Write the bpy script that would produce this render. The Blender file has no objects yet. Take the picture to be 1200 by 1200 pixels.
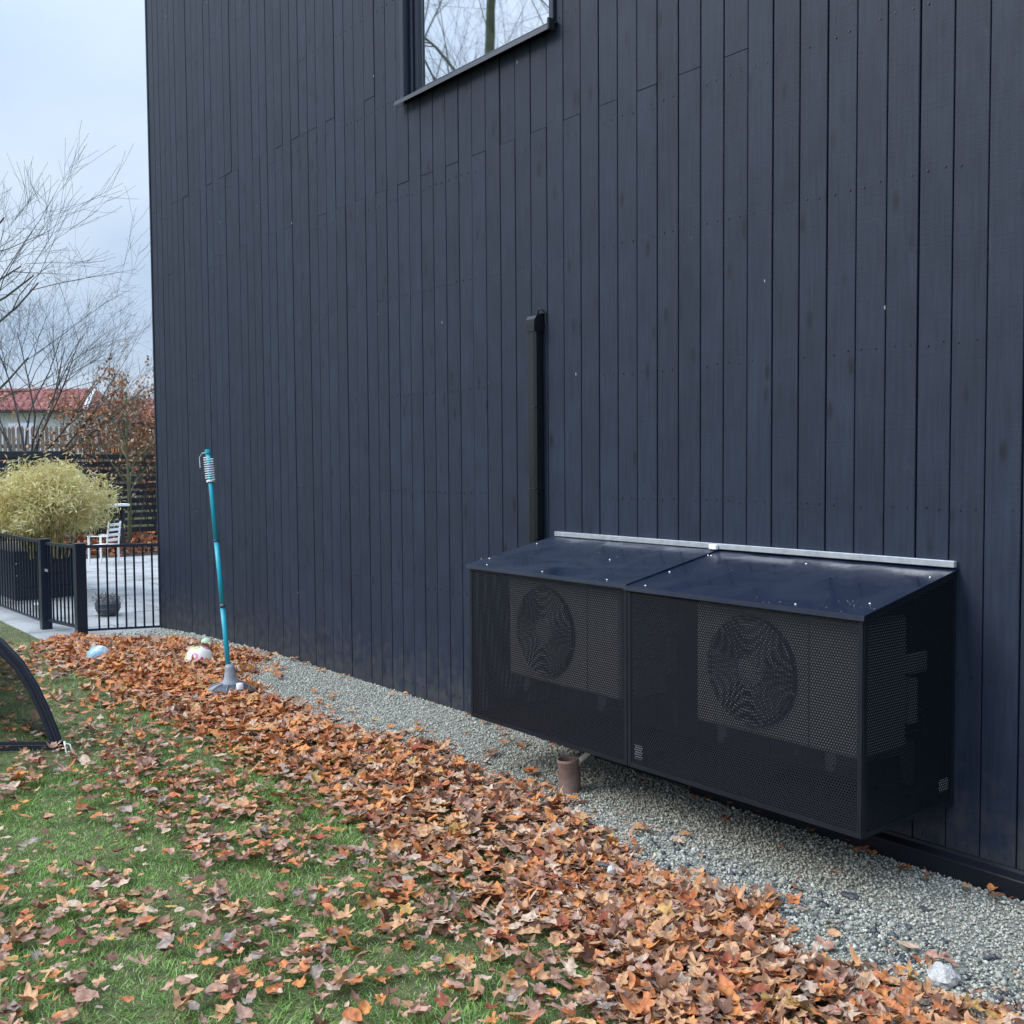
import bpy, math, random
import numpy as np
from mathutils import Vector, Matrix, Euler

S = bpy.context.scene
COL = S.collection
R_ = math.radians
rnd = random.Random(7)
rng = np.random.default_rng(11)

# ------------------------------------------------------------------ camera
cam_d = bpy.data.cameras.new('camera')
cam = bpy.data.objects.new('camera', cam_d)
COL.objects.link(cam)
cam_d.sensor_width = 36; cam_d.sensor_height = 36
cam_d.lens = 37.386
cam_d.clip_start = 0.05; cam_d.clip_end = 2000
cr = Vector((0.61618945, 0.78756292, -0.00743041))
cu = Vector((-0.03398629, 0.03601399, 0.99877321))
cf = Vector((-0.78686434, 0.61518099, -0.04895778))
CAM = Vector((0, -3.548, 1.51))
M = Matrix(((cr.x, cu.x, -cf.x, CAM.x), (cr.y, cu.y, -cf.y, CAM.y), (cr.z, cu.z, -cf.z, CAM.z), (0, 0, 0, 1)))
cam.matrix_world = M
S.camera = cam
S.render.resolution_x = 1024; S.render.resolution_y = 1024

# ------------------------------------------------------------------ world: overcast sky
SUN_EL, SUN_AZ = 38, 205          # azimuth: degrees clockwise from +Y
w = bpy.data.worlds.new('World'); S.world = w; w.use_nodes = True
nt = w.node_tree; nt.nodes.clear(); L = nt.links.new
def N(t, **k):
    n = nt.nodes.new(t)
    for a, b in k.items(): setattr(n, a, b)
    return n
out = N('ShaderNodeOutputWorld'); bg = N('ShaderNodeBackground'); bg.inputs[1].default_value = 0.1
sky = N('ShaderNodeTexSky', sky_type='NISHITA'); sky.sun_disc = False
sky.sun_elevation = R_(SUN_EL); sky.sun_rotation = R_(SUN_AZ); sky.air_density = 1.2; sky.dust_density = 3
tc = N('ShaderNodeTexCoord'); sep = N('ShaderNodeSeparateXYZ'); L(tc.outputs['Generated'], sep.inputs[0])
zc = N('ShaderNodeMath', operation='MAXIMUM'); zc.inputs[1].default_value = 0.0; L(sep.outputs['Z'], zc.inputs[0])
za = N('ShaderNodeMath', operation='ADD'); za.inputs[1].default_value = 0.16; L(zc.outputs[0], za.inputs[0])
dx = N('ShaderNodeMath', operation='DIVIDE'); L(sep.outputs['X'], dx.inputs[0]); L(za.outputs[0], dx.inputs[1])
dy = N('ShaderNodeMath', operation='DIVIDE'); L(sep.outputs['Y'], dy.inputs[0]); L(za.outputs[0], dy.inputs[1])
cmb = N('ShaderNodeCombineXYZ'); L(dx.outputs[0], cmb.inputs[0]); L(dy.outputs[0], cmb.inputs[1])
nz = N('ShaderNodeTexNoise'); nz.inputs['Scale'].default_value = 0.75; nz.inputs['Detail'].default_value = 7
nz.inputs['Roughness'].default_value = 0.45; L(cmb.outputs[0], nz.inputs['Vector'])
ramp = N('ShaderNodeValToRGB'); L(nz.outputs['Fac'], ramp.inputs[0])
e = ramp.color_ramp.elements
e[0].position = 0.36; e[0].color = (0.46, 0.61, 0.83, 1)
e[1].position = 0.64; e[1].color = (0.72, 0.84, 1.0, 1)
grad = N('ShaderNodeMapRange'); grad.inputs['From Max'].default_value = 1.0
grad.inputs['To Min'].default_value = 5.2; grad.inputs['To Max'].default_value = 29.0
zp = N('ShaderNodeMath', operation='POWER'); zp.inputs[1].default_value = 3.0; L(zc.outputs[0], zp.inputs[0]); L(zp.outputs[0], grad.inputs[0])
mul = N('ShaderNodeVectorMath', operation='SCALE'); L(ramp.outputs[0], mul.inputs[0]); L(grad.outputs[0], mul.inputs['Scale'])
mx = N('ShaderNodeMix', data_type='RGBA'); mx.inputs['Factor'].default_value = 0.88
L(sky.outputs[0], mx.inputs['A']); L(mul.outputs[0], mx.inputs['B'])
L(mx.outputs['Result'], bg.inputs[0]); L(bg.outputs[0], out.inputs[0])

# ------------------------------------------------------------------ sun, exposure
sun_d = bpy.data.lights.new('sun', 'SUN'); sun_d.energy = 1.3; sun_d.angle = R_(25); sun_d.color = (1.0, 0.95, 0.88)
sun = bpy.data.objects.new('sun', sun_d); COL.objects.link(sun)
sd = Vector((math.sin(R_(SUN_AZ)) * math.cos(R_(SUN_EL)), math.cos(R_(SUN_AZ)) * math.cos(R_(SUN_EL)), math.sin(R_(SUN_EL))))
sun.rotation_euler = sd.to_track_quat('Z', 'Y').to_euler(); sun.location = (0, -6, 12)
S.view_settings.view_transform = 'Standard'; S.view_settings.look = 'None'
S.view_settings.exposure = 0.95; S.view_settings.gamma = 1.0
S.view_settings.use_curve_mapping = False
S.render.engine = 'CYCLES'
S.cycles.max_bounces = 8; S.cycles.transparent_max_bounces = 16

# ------------------------------------------------------------------ helpers: materials
def mat(name, base, rough=0.7, metal=0.0, noise=None, bump=None, spec=0.5, coords='Object', alpha=None, trans=None):
    """noise=(scale, colour2, lo, hi[, stretch]); bump=(scale, strength, distance[, stretch])"""
    m = bpy.data.materials.new(name); m.use_nodes = True
    t = m.node_tree; b = t.nodes['Principled BSDF']
    b.inputs['Base Color'].default_value = (*base, 1); b.inputs['Roughness'].default_value = rough
    b.inputs['Metallic'].default_value = metal; b.inputs['Specular IOR Level'].default_value = spec
    if alpha is not None: b.inputs['Alpha'].default_value = alpha
    c = t.nodes.new('ShaderNodeTexCoord') if coords != 'World' else t.nodes.new('ShaderNodeNewGeometry')
    co = c.outputs[coords] if coords != 'World' else c.outputs['Position']
    def tex(scale, stretch, detail=5):
        n = t.nodes.new('ShaderNodeTexNoise'); n.inputs['Scale'].default_value = scale; n.inputs['Detail'].default_value = detail
        if stretch:
            mp = t.nodes.new('ShaderNodeMapping'); mp.inputs['Scale'].default_value = stretch
            t.links.new(co, mp.inputs[0]); t.links.new(mp.outputs[0], n.inputs['Vector'])
        else: t.links.new(co, n.inputs['Vector'])
        return n
    if noise:
        n = tex(noise[0], noise[4] if len(noise) > 4 else None)
        r = t.nodes.new('ShaderNodeValToRGB'); r.color_ramp.elements[0].position = noise[2]; r.color_ramp.elements[1].position = noise[3]
        r.color_ramp.elements[0].color = (*base, 1); r.color_ramp.elements[1].color = (*noise[1], 1)
        t.links.new(n.outputs['Fac'], r.inputs[0]); t.links.new(r.outputs[0], b.inputs['Base Color'])
    if bump:
        n = tex(bump[0], bump[3] if len(bump) > 3 else None, 8)
        bp = t.nodes.new('ShaderNodeBump'); bp.inputs['Strength'].default_value = bump[1]; bp.inputs['Distance'].default_value = bump[2]
        t.links.new(n.outputs['Fac'], bp.inputs['Height']); t.links.new(bp.outputs[0], b.inputs['Normal'])
    return m

def wood_cladding():
    m = bpy.data.materials.new('black_stained_wood'); m.use_nodes = True
    t = m.node_tree; b = t.nodes['Principled BSDF']; Lk = t.links.new
    g = t.nodes.new('ShaderNodeNewGeometry'); oi = t.nodes.new('ShaderNodeObjectInfo')
    mp = t.nodes.new('ShaderNodeMapping'); mp.inputs['Scale'].default_value = (1, 1, 0.05); 
    # shift each plank's grain by a random amount
    cm = t.nodes.new('ShaderNodeCombineXYZ'); ml = t.nodes.new('ShaderNodeMath'); ml.operation = 'MULTIPLY'; ml.inputs[1].default_value = 40
    Lk(oi.outputs['Random'], ml.inputs[0]); Lk(ml.outputs[0], cm.inputs['Z']); Lk(ml.outputs[0], cm.inputs['Y'])
    ad = t.nodes.new('ShaderNodeVectorMath'); ad.operation = 'ADD'; Lk(g.outputs['Position'], ad.inputs[0]); Lk(cm.outputs[0], ad.inputs[1])
    Lk(ad.outputs[0], mp.inputs[0])
    grain = t.nodes.new('ShaderNodeTexNoise'); grain.inputs['Scale'].default_value = 90; grain.inputs['Detail'].default_value = 6; Lk(mp.outputs[0], grain.inputs['Vector'])
    cloud = t.nodes.new('ShaderNodeTexNoise'); cloud.inputs['Scale'].default_value = 5; cloud.inputs['Detail'].default_value = 5; Lk(ad.outputs[0], cloud.inputs['Vector'])
    # knots: voronoi cells stretched along the plank, only the core of a few
    mk = t.nodes.new('ShaderNodeMapping'); mk.inputs['Scale'].default_value = (9, 9, 3.2); Lk(ad.outputs[0], mk.inputs[0])
    vo = t.nodes.new('ShaderNodeTexVoronoi'); vo.inputs['Scale'].default_value = 1; Lk(mk.outputs[0], vo.inputs['Vector'])
    kr = t.nodes.new('ShaderNodeMapRange'); kr.inputs['From Min'].default_value = 0.05; kr.inputs['From Max'].default_value = 0.17
    kr.inputs['To Min'].default_value = 0.40; kr.inputs['To Max'].default_value = 1.0; Lk(vo.outputs['Distance'], kr.inputs[0])
    # cracks/rough-sawn cross marks
    sw = t.nodes.new('ShaderNodeMapping'); sw.inputs['Scale'].default_value = (6, 6, 160); Lk(ad.outputs[0], sw.inputs[0])
    saw = t.nodes.new('ShaderNodeTexNoise'); saw.inputs['Scale'].default_value = 1; saw.inputs['Detail'].default_value = 2; Lk(sw.outputs[0], saw.inputs['Vector'])
    ra = t.nodes.new('ShaderNodeValToRGB'); e = ra.color_ramp.elements
    e[0].position = 0.3; e[0].color = (0.0085, 0.0145, 0.029, 1); e[1].position = 0.70; e[1].color = (0.020, 0.030, 0.054, 1)
    mixf = t.nodes.new('ShaderNodeMath'); mixf.operation = 'MULTIPLY_ADD'; mixf.inputs[1].default_value = 0.55
    hf = t.nodes.new('ShaderNodeMath'); hf.operation = 'MULTIPLY'; hf.inputs[1].default_value = 0.45
    Lk(cloud.outputs['Fac'], hf.inputs[0]); Lk(grain.outputs['Fac'], mixf.inputs[0]); Lk(hf.outputs[0], mixf.inputs[2]); Lk(mixf.outputs[0], ra.inputs[0])
    k = t.nodes.new('ShaderNodeVectorMath'); k.operation = 'SCALE'; Lk(ra.outputs[0], k.inputs[0])
    pr = t.nodes.new('ShaderNodeMapRange'); pr.inputs['To Min'].default_value = 0.92; pr.inputs['To Max'].default_value = 1.08; Lk(oi.outputs['Random'], pr.inputs[0])
    km = t.nodes.new('ShaderNodeMath'); km.operation = 'MULTIPLY'; Lk(kr.outputs[0], km.inputs[0]); Lk(pr.outputs[0], km.inputs[1]); Lk(km.outputs[0], k.inputs['Scale'])
    # small pale drips and specks
    ms = t.nodes.new('ShaderNodeMapping'); ms.inputs['Scale'].default_value = (11, 11, 4.0); Lk(g.outputs['Position'], ms.inputs[0])
    v2 = t.nodes.new('ShaderNodeTexVoronoi'); v2.inputs['Scale'].default_value = 1; Lk(ms.outputs[0], v2.inputs['Vector'])
    lt = t.nodes.new('ShaderNodeMath'); lt.operation = 'LESS_THAN'; lt.inputs[1].default_value = 0.034; Lk(v2.outputs['Distance'], lt.inputs[0])
    sc = t.nodes.new('ShaderNodeSeparateColor'); Lk(v2.outputs['Color'], sc.inputs[0])
    g2 = t.nodes.new('ShaderNodeMath'); g2.operation = 'GREATER_THAN'; g2.inputs[1].default_value = 0.80; Lk(sc.outputs[0], g2.inputs[0])
    an = t.nodes.new('ShaderNodeMath'); an.operation = 'MULTIPLY'; Lk(lt.outputs[0], an.inputs[0]); Lk(g2.outputs[0], an.inputs[1])
    an2 = t.nodes.new('ShaderNodeMath'); an2.operation = 'MULTIPLY'; Lk(an.outputs[0], an2.inputs[0]); Lk(sc.outputs[1], an2.inputs[1])
    mm = t.nodes.new('ShaderNodeMix'); mm.data_type = 'RGBA'; Lk(an2.outputs[0], mm.inputs['Factor']); Lk(k.outputs[0], mm.inputs['A'])
    mm.inputs['B'].default_value = (0.35, 0.36, 0.36, 1)
    sz = t.nodes.new('ShaderNodeSeparateXYZ'); Lk(g.outputs['Position'], sz.inputs[0])
    dn = t.nodes.new('ShaderNodeTexNoise'); dn.inputs['Scale'].default_value = 14; dn.inputs['Detail'].default_value = 8; Lk(g.outputs['Position'], dn.inputs['Vector'])
    dh = t.nodes.new('ShaderNodeMapRange'); dh.inputs['From Min'].default_value = 0.0; dh.inputs['From Max'].default_value = 0.55; dh.inputs['To Min'].default_value = 0.32; dh.inputs['To Max'].default_value = -0.12; Lk(sz.outputs['Z'], dh.inputs[0])
    da = t.nodes.new('ShaderNodeMath'); da.operation = 'ADD'; Lk(dn.outputs['Fac'], da.inputs[0]); Lk(dh.outputs[0], da.inputs[1])
    dr = t.nodes.new('ShaderNodeMapRange'); dr.inputs['From Min'].default_value = 0.55; dr.inputs['From Max'].default_value = 0.95; dr.inputs['To Max'].default_value = 0.55; Lk(da.outputs[0], dr.inputs[0])
    md = t.nodes.new('ShaderNodeMix'); md.data_type = 'RGBA'; Lk(dr.outputs[0], md.inputs['Factor']); Lk(mm.outputs['Result'], md.inputs['A']); md.inputs['B'].default_value = (0.075, 0.07, 0.062, 1)
    Lk(md.outputs['Result'], b.inputs['Base Color'])
    b.inputs['Roughness'].default_value = 0.6; b.inputs['Specular IOR Level'].default_value = 0.28
    hb = t.nodes.new('ShaderNodeMath'); hb.operation = 'MULTIPLY_ADD'; hb.inputs[1].default_value = 0.4
    Lk(saw.outputs['Fac'], hb.inputs[0]); Lk(grain.outputs['Fac'], hb.inputs[2])
    bp = t.nodes.new('ShaderNodeBump'); bp.inputs['Strength'].default_value = 0.35; bp.inputs['Distance'].default_value = 0.0025
    Lk(hb.outputs[0], bp.inputs['Height']); Lk(bp.outputs[0], b.inputs['Normal'])
    return m

MAT = dict(
    clad=wood_cladding(),
    core=mat('wall_underlay', (0.006, 0.007, 0.009), 0.9),
    black_metal=mat('black_powder_coat', (0.007, 0.009, 0.015), 0.45, 0.0, spec=0.3, noise=(9, (0.010, 0.013, 0.019), 0.4, 0.7), bump=(300, 0.12, 0.001)),
    perf=mat('perforated_black_steel', (0.006, 0.009, 0.014), 0.5, 0.0, spec=0.25),
    duct=mat('black_plastic_duct', (0.008, 0.009, 0.012), 0.22),
    alu=mat('raw_aluminium', (0.55, 0.58, 0.62), 0.35, 0.6, noise=(30, (0.42, 0.45, 0.5), 0.35, 0.7)),
    screw=mat('zinc_screw', (0.75, 0.77, 0.8), 0.3, 0.5),
    white=mat('white_paint', (0.78, 0.8, 0.82), 0.5, noise=(12, (0.66, 0.69, 0.72), 0.5, 0.8)),
    casing=mat('casing_white', (0.31, 0.30, 0.305), 0.55),
    grille=mat('grille_grey', (0.12, 0.125, 0.13), 0.5),
    darkplastic=mat('dark_plastic', (0.012, 0.013, 0.015), 0.45),
    frame=mat('window_frame_paint', (0.010, 0.017, 0.034), 0.35),
    sill=mat('sill_metal', (0.05, 0.058, 0.075), 0.42, 0.2, noise=(25, (0.07, 0.075, 0.09), 0.4, 0.7, (1, 8, 8))),
    teal=mat('teal_plastic', (0.01, 0.34, 0.45), 0.4, noise=(14, (0.02, 0.29, 0.38), 0.45, 0.7)),
    greyplastic=mat('grey_plastic', (0.24, 0.26, 0.29), 0.55, noise=(22, (0.12, 0.12, 0.125), 0.5, 0.8)),
    slateplastic=mat('slate_plastic', (0.055, 0.065, 0.085), 0.45, noise=(30, (0.09, 0.095, 0.10), 0.5, 0.8)),
    soil=mat('dark_soil', (0.035, 0.026, 0.018), 0.95, noise=(25, (0.06, 0.042, 0.028), 0.4, 0.65), bump=(60, 0.7, 0.02), coords='World'),
    lawn=mat('lawn_soil', (0.07, 0.09, 0.03), 0.95, noise=(14, (0.13, 0.12, 0.055), 0.4, 0.7), bump=(80, 0.8, 0.02), coords='World'),
    gravelbed=mat('gravel_bed', (0.17, 0.18, 0.16), 0.95, noise=(180, (0.34, 0.35, 0.31), 0.4, 0.62), bump=(200, 0.9, 0.01), coords='World'),
    paver=mat('concrete_paver', (0.37, 0.37, 0.37), 0.85, noise=(2.2, (0.22, 0.22, 0.215), 0.42, 0.68), bump=(120, 0.25, 0.003), coords='World'),
    joint=mat('paver_joint', (0.03, 0.028, 0.025), 0.95),
    clay=mat('weathered_brown_pipe', (0.19, 0.115, 0.10), 0.75, noise=(14, (0.27, 0.20, 0.18), 0.4, 0.65), bump=(70, 0.4, 0.004)),
    hose=mat('grey_hose', (0.42, 0.42, 0.38), 0.6),
    bark=mat('bark', (0.060, 0.055, 0.052), 0.9, noise=(12, (0.11, 0.105, 0.095), 0.4, 0.7, (1, 1, .3)), bump=(40, 0.6, 0.02, (1, 1, .25))),
    barkgreen=mat('mossy_bark', (0.075, 0.075, 0.045), 0.9, noise=(6, (0.12, 0.14, 0.06), 0.4, 0.7), bump=(30, 0.7, 0.03, (1, 1, .25))),
    darkslat=mat('dark_stained_slat', (0.014, 0.018, 0.026), 0.6, noise=(6, (0.024, 0.03, 0.04), 0.4, 0.7, (1, .1, 1))),
    picket=mat('weathered_picket', (0.17, 0.145, 0.125), 0.85, noise=(5, (0.27, 0.24, 0.21), 0.35, 0.7), coords='World'),
    render=mat('white_render', (0.74, 0.76, 0.78), 0.9, noise=(1.5, (0.62, 0.65, 0.68), 0.5, 0.8), coords='World'),
    rtile=mat('red_roof_tile', (0.22, 0.07, 0.055), 0.75, noise=(2.0, (0.36, 0.14, 0.12), 0.35, 0.7), coords='World'),
    net=mat('fine_black_net', (0.012, 0.02, 0.02), 0.8, alpha=0.78),
    sleeve=mat('navy_fabric', (0.010, 0.015, 0.032), 0.6, bump=(60, 0.35, 0.006)),
    rod=mat('fibreglass_rod', (0.01, 0.01, 0.012), 0.35),
    limestone=mat('white_stone', (0.50, 0.49, 0.47), 0.85, noise=(35, (0.27, 0.27, 0.27), 0.45, 0.7), bump=(45, 1.0, 0.012)),
    slate=mat('dark_stone', (0.045, 0.052, 0.065), 0.6, noise=(30, (0.09, 0.10, 0.12), 0.45, 0.7), bump=(60, 0.5, 0.006)),
    straw=mat('bamboo_cane', (0.33, 0.27, 0.10), 0.7),
    glass_dark=mat('dim_room', (0.02, 0.022, 0.025), 0.9),
    redcap=mat('red_plastic', (0.5, 0.05, 0.03), 0.5),
    slatebox=mat('planter_navy', (0.012, 0.018, 0.035), 0.6),
    twigbrown=mat('twigs', (0.10, 0.075, 0.055), 0.9),
)
# window glass: a coated pane, strongly mirroring, dark room behind
def coated_glass():
    m = bpy.data.materials.new('coated_window_glass'); m.use_nodes = True
    t = m.node_tree; b = t.nodes['Principled BSDF']
    b.inputs['Base Color'].default_value = (0.82, 0.85, 0.88, 1); b.inputs['Metallic'].default_value = 1.0; b.inputs['Roughness'].default_value = 0.02
    n = t.nodes.new('ShaderNodeTexNoise'); n.inputs['Scale'].default_value = 1.3; n.inputs['Detail'].default_value = 0
    g = t.nodes.new('ShaderNodeNewGeometry'); t.links.new(g.outputs['Position'], n.inputs['Vector'])
    bp = t.nodes.new('ShaderNodeBump'); bp.inputs['Strength'].default_value = 0.25; bp.inputs['Distance'].default_value = 0.004
    t.links.new(n.outputs['Fac'], bp.inputs['Height']); t.links.new(bp.outputs[0], b.inputs['Normal'])
    return m
MAT['pane'] = coated_glass()
def lid_mat(c=(0.007, 0.013, 0.032)):
    m = mat('painted_sheet_lid', c, 0.30, 0.0, bump=(5, 0.25, 0.01))
    t = m.node_tree; b = t.nodes['Principled BSDF']; g = t.nodes.new('ShaderNodeNewGeometry')
    n = t.nodes.new('ShaderNodeTexNoise'); n.inputs['Scale'].default_value = 4.2; n.inputs['Detail'].default_value = 3; n.inputs['Distortion'].default_value = 0.8
    t.links.new(g.outputs['Position'], n.inputs['Vector'])
    r = t.nodes.new('ShaderNodeValToRGB'); r.color_ramp.elements[0].position = 0.40; r.color_ramp.elements[1].position = 0.60
    r.color_ramp.elements[0].color = (0.16,) * 3 + (1,); r.color_ramp.elements[1].color = (0.46,) * 3 + (1,)
    t.links.new(n.outputs['Fac'], r.inputs[0]); t.links.new(r.outputs[0], b.inputs['Roughness'])
    return m
MAT['lid'] = lid_mat(); MAT['lid_sky_stain'] = lid_mat((0.013, 0.021, 0.040))  # left lid: sky reflection and water stains put into a paler base colour
# ball prints
def floral():
    m = bpy.data.materials.new('floral_ball_print'); m.use_nodes = True; t = m.node_tree; b = t.nodes['Principled BSDF']; Lk = t.links.new
    c = t.nodes.new('ShaderNodeTexCoord'); v = t.nodes.new('ShaderNodeTexVoronoi'); v.inputs['Scale'].default_value = 15; v.inputs['Randomness'].default_value = 0.55
    Lk(c.outputs['Object'], v.inputs['Vector'])
    r = t.nodes.new('ShaderNodeValToRGB'); r.color_ramp.interpolation = 'CONSTANT'; e = r.color_ramp.elements
    e[0].position = 0; e[0].color = (0, 0, 0, 1); e[1].position = 0.16; e[1].color = (1, 1, 1, 1)
    x = e.new(0.42); x.color = (0, 0, 0, 1); Lk(v.outputs['Distance'], r.inputs[0])
    s = t.nodes.new('ShaderNodeSeparateColor'); Lk(v.outputs['Color'], s.inputs[0])
    cr_ = t.nodes.new('ShaderNodeValToRGB'); cr_.color_ramp.interpolation = 'CONSTANT'; e = cr_.color_ramp.elements
    e[0].position = 0; e[0].color = (0.62, 0.05, 0.22, 1); e[1].position = 0.35; e[1].color = (0.42, 0.50, 0.14, 1); x = e.new(0.6); x.color = (0.62, 0.25, 0.4, 1); x = e.new(.8); x.color = (.75, .75, .7, 1)
    Lk(s.outputs[0], cr_.inputs[0])
    mx_ = t.nodes.new('ShaderNodeMix'); mx_.data_type = 'RGBA'; Lk(r.outputs[0], mx_.inputs['Factor']); mx_.inputs['A'].default_value = (0.75, 0.73, 0.66, 1); Lk(cr_.outputs[0], mx_.inputs['B'])
    Lk(mx_.outputs['Result'], b.inputs['Base Color']); b.inputs['Roughness'].default_value = 0.4
    return m
MAT['floral'] = floral()
MAT['blueball'] = mat('blue_white_ball_print', (0.22, 0.42, 0.60), 0.4, noise=(11, (0.70, 0.74, 0.72), 0.47, 0.55))
MAT['greenball'] = mat('pale_green_felt', (0.42, 0.58, 0.42), 0.8, noise=(30, (0.5, 0.62, 0.5), 0.4, 0.7))

# leaf, grass and stone colours
def organic(name, base, c2, rough=0.75, scale=25, tr=0.0, lo=0.35, hi=0.7):
    m = mat(name, base, rough, 0, noise=(scale, c2, lo, hi), bump=(70, 0.35, 0.004), coords='World', spec=0.3)
    if tr:
        t = m.node_tree; b = t.nodes['Principled BSDF']; o = t.nodes['Material Output']
        tl = t.nodes.new('ShaderNodeBsdfTranslucent'); ms = t.nodes.new('ShaderNodeMixShader'); ms.inputs[0].default_value = tr
        src = b.inputs['Base Color'].links[0].from_socket; t.links.new(src, tl.inputs[0])
        t.links.new(b.outputs[0], ms.inputs[1]); t.links.new(tl.outputs[0], ms.inputs[2]); t.links.new(ms.outputs[0], o.inputs['Surface'])
    return m
LEAFC = [('copper', (0.58, 0.22, 0.085), (0.44, 0.145, 0.055)), ('orange', (0.70, 0.30, 0.10), (0.56, 0.21, 0.07)),
         ('tan', (0.62, 0.36, 0.19), (0.48, 0.25, 0.13)), ('pinkish brown', (0.50, 0.30, 0.22), (0.34, 0.18, 0.13)),
         ('dark brown', (0.15, 0.075, 0.05), (0.22, 0.11, 0.07)), ('greyish brown', (0.38, 0.30, 0.25), (0.22, 0.16, 0.13)),
         ('russet red', (0.34, 0.09, 0.045), (0.24, 0.065, 0.04)), ('yellow ochre', (0.58, 0.36, 0.12), (0.46, 0.26, 0.08)),
         ('pale buff', (0.64, 0.48, 0.36), (0.50, 0.35, 0.25)), ('brown', (0.30, 0.16, 0.10), (0.22, 0.115, 0.07))]
LEAFM = [organic('leaf_' + n.replace(' ', '_'), a, tuple(.8 * q for q in b), 0.6, 48, 0.12, .38, .62) for n, a, b in LEAFC]
GRASSM = [organic('grass_' + str(i), a, b, 0.6, 4, 0.25) for i, (a, b) in enumerate([
    ((0.12, 0.27, 0.045), (0.17, 0.34, 0.06)), ((0.21, 0.40, 0.08), (0.27, 0.46, 0.10)),
    ((0.36, 0.48, 0.19), (0.44, 0.52, 0.24)), ((0.42, 0.39, 0.21), (0.32, 0.33, 0.17))])]
STONEM = [organic('gravel_' + str(i), a, b, 0.85, 60) for i, (a, b) in enumerate([
    ((0.37, 0.38, 0.33), (0.47, 0.475, 0.42)), ((0.28, 0.29, 0.25), (0.37, 0.375, 0.33)),
    ((0.50, 0.50, 0.44), (0.60, 0.595, 0.54)), ((0.15, 0.155, 0.14), (0.24, 0.24, 0.225)), ((0.38, 0.34, 0.27), (0.46, 0.41, 0.33))])]
BAMM = [organic('bamboo_leaf_' + str(i), a, b, 0.6, 12, 0.3) for i, (a, b) in enumerate([
    ((0.74, 0.64, 0.29), (0.80, 0.73, 0.42)), ((0.58, 0.58, 0.22), (0.68, 0.65, 0.30)), ((0.82, 0.73, 0.46), (0.72, 0.62, 0.32)), ((0.60, 0.48, 0.20), (0.66, 0.54, 0.25))])]

# ------------------------------------------------------------------ helpers: meshes
def mesh_obj(name, verts, faces, m, parent=None, smooth=False, mi=None):
    me = bpy.data.meshes.new(name); me.from_pydata([tuple(v) for v in verts], [], [tuple(f) for f in faces])
    for q in (m if isinstance(m, list) else [m]): me.materials.append(q)
    if smooth: me.polygons.foreach_set('use_smooth', [True] * len(me.polygons))
    if mi is not None: me.polygons.foreach_set('material_index', mi)
    me.update()
    o = bpy.data.objects.new(name, me); COL.objects.link(o)
    if parent: o.parent = parent
    return o
def fast_obj(name, V, F, mats, mi=None, parent=None, smooth=False):
    """V (n,3), F (m,k) all faces with k corners"""
    me = bpy.data.meshes.new(name); V = np.asarray(V, np.float32); F = np.asarray(F, np.int32); k = F.shape[1]
    me.vertices.add(len(V)); me.vertices.foreach_set('co', V.ravel())
    me.loops.add(F.size); me.loops.foreach_set('vertex_index', F.ravel())
    me.polygons.add(len(F)); me.polygons.foreach_set('loop_start', np.arange(0, F.size, k, dtype=np.int32))
    for q in mats: me.materials.append(q)
    if mi is not None: me.polygons.foreach_set('material_index', np.asarray(mi, np.int32))
    if smooth: me.polygons.foreach_set('use_smooth', np.ones(len(F), bool))
    me.update(calc_edges=True); me.validate()
    o = bpy.data.objects.new(name, me); COL.objects.link(o)
    if parent: o.parent = parent
    return o
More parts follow.
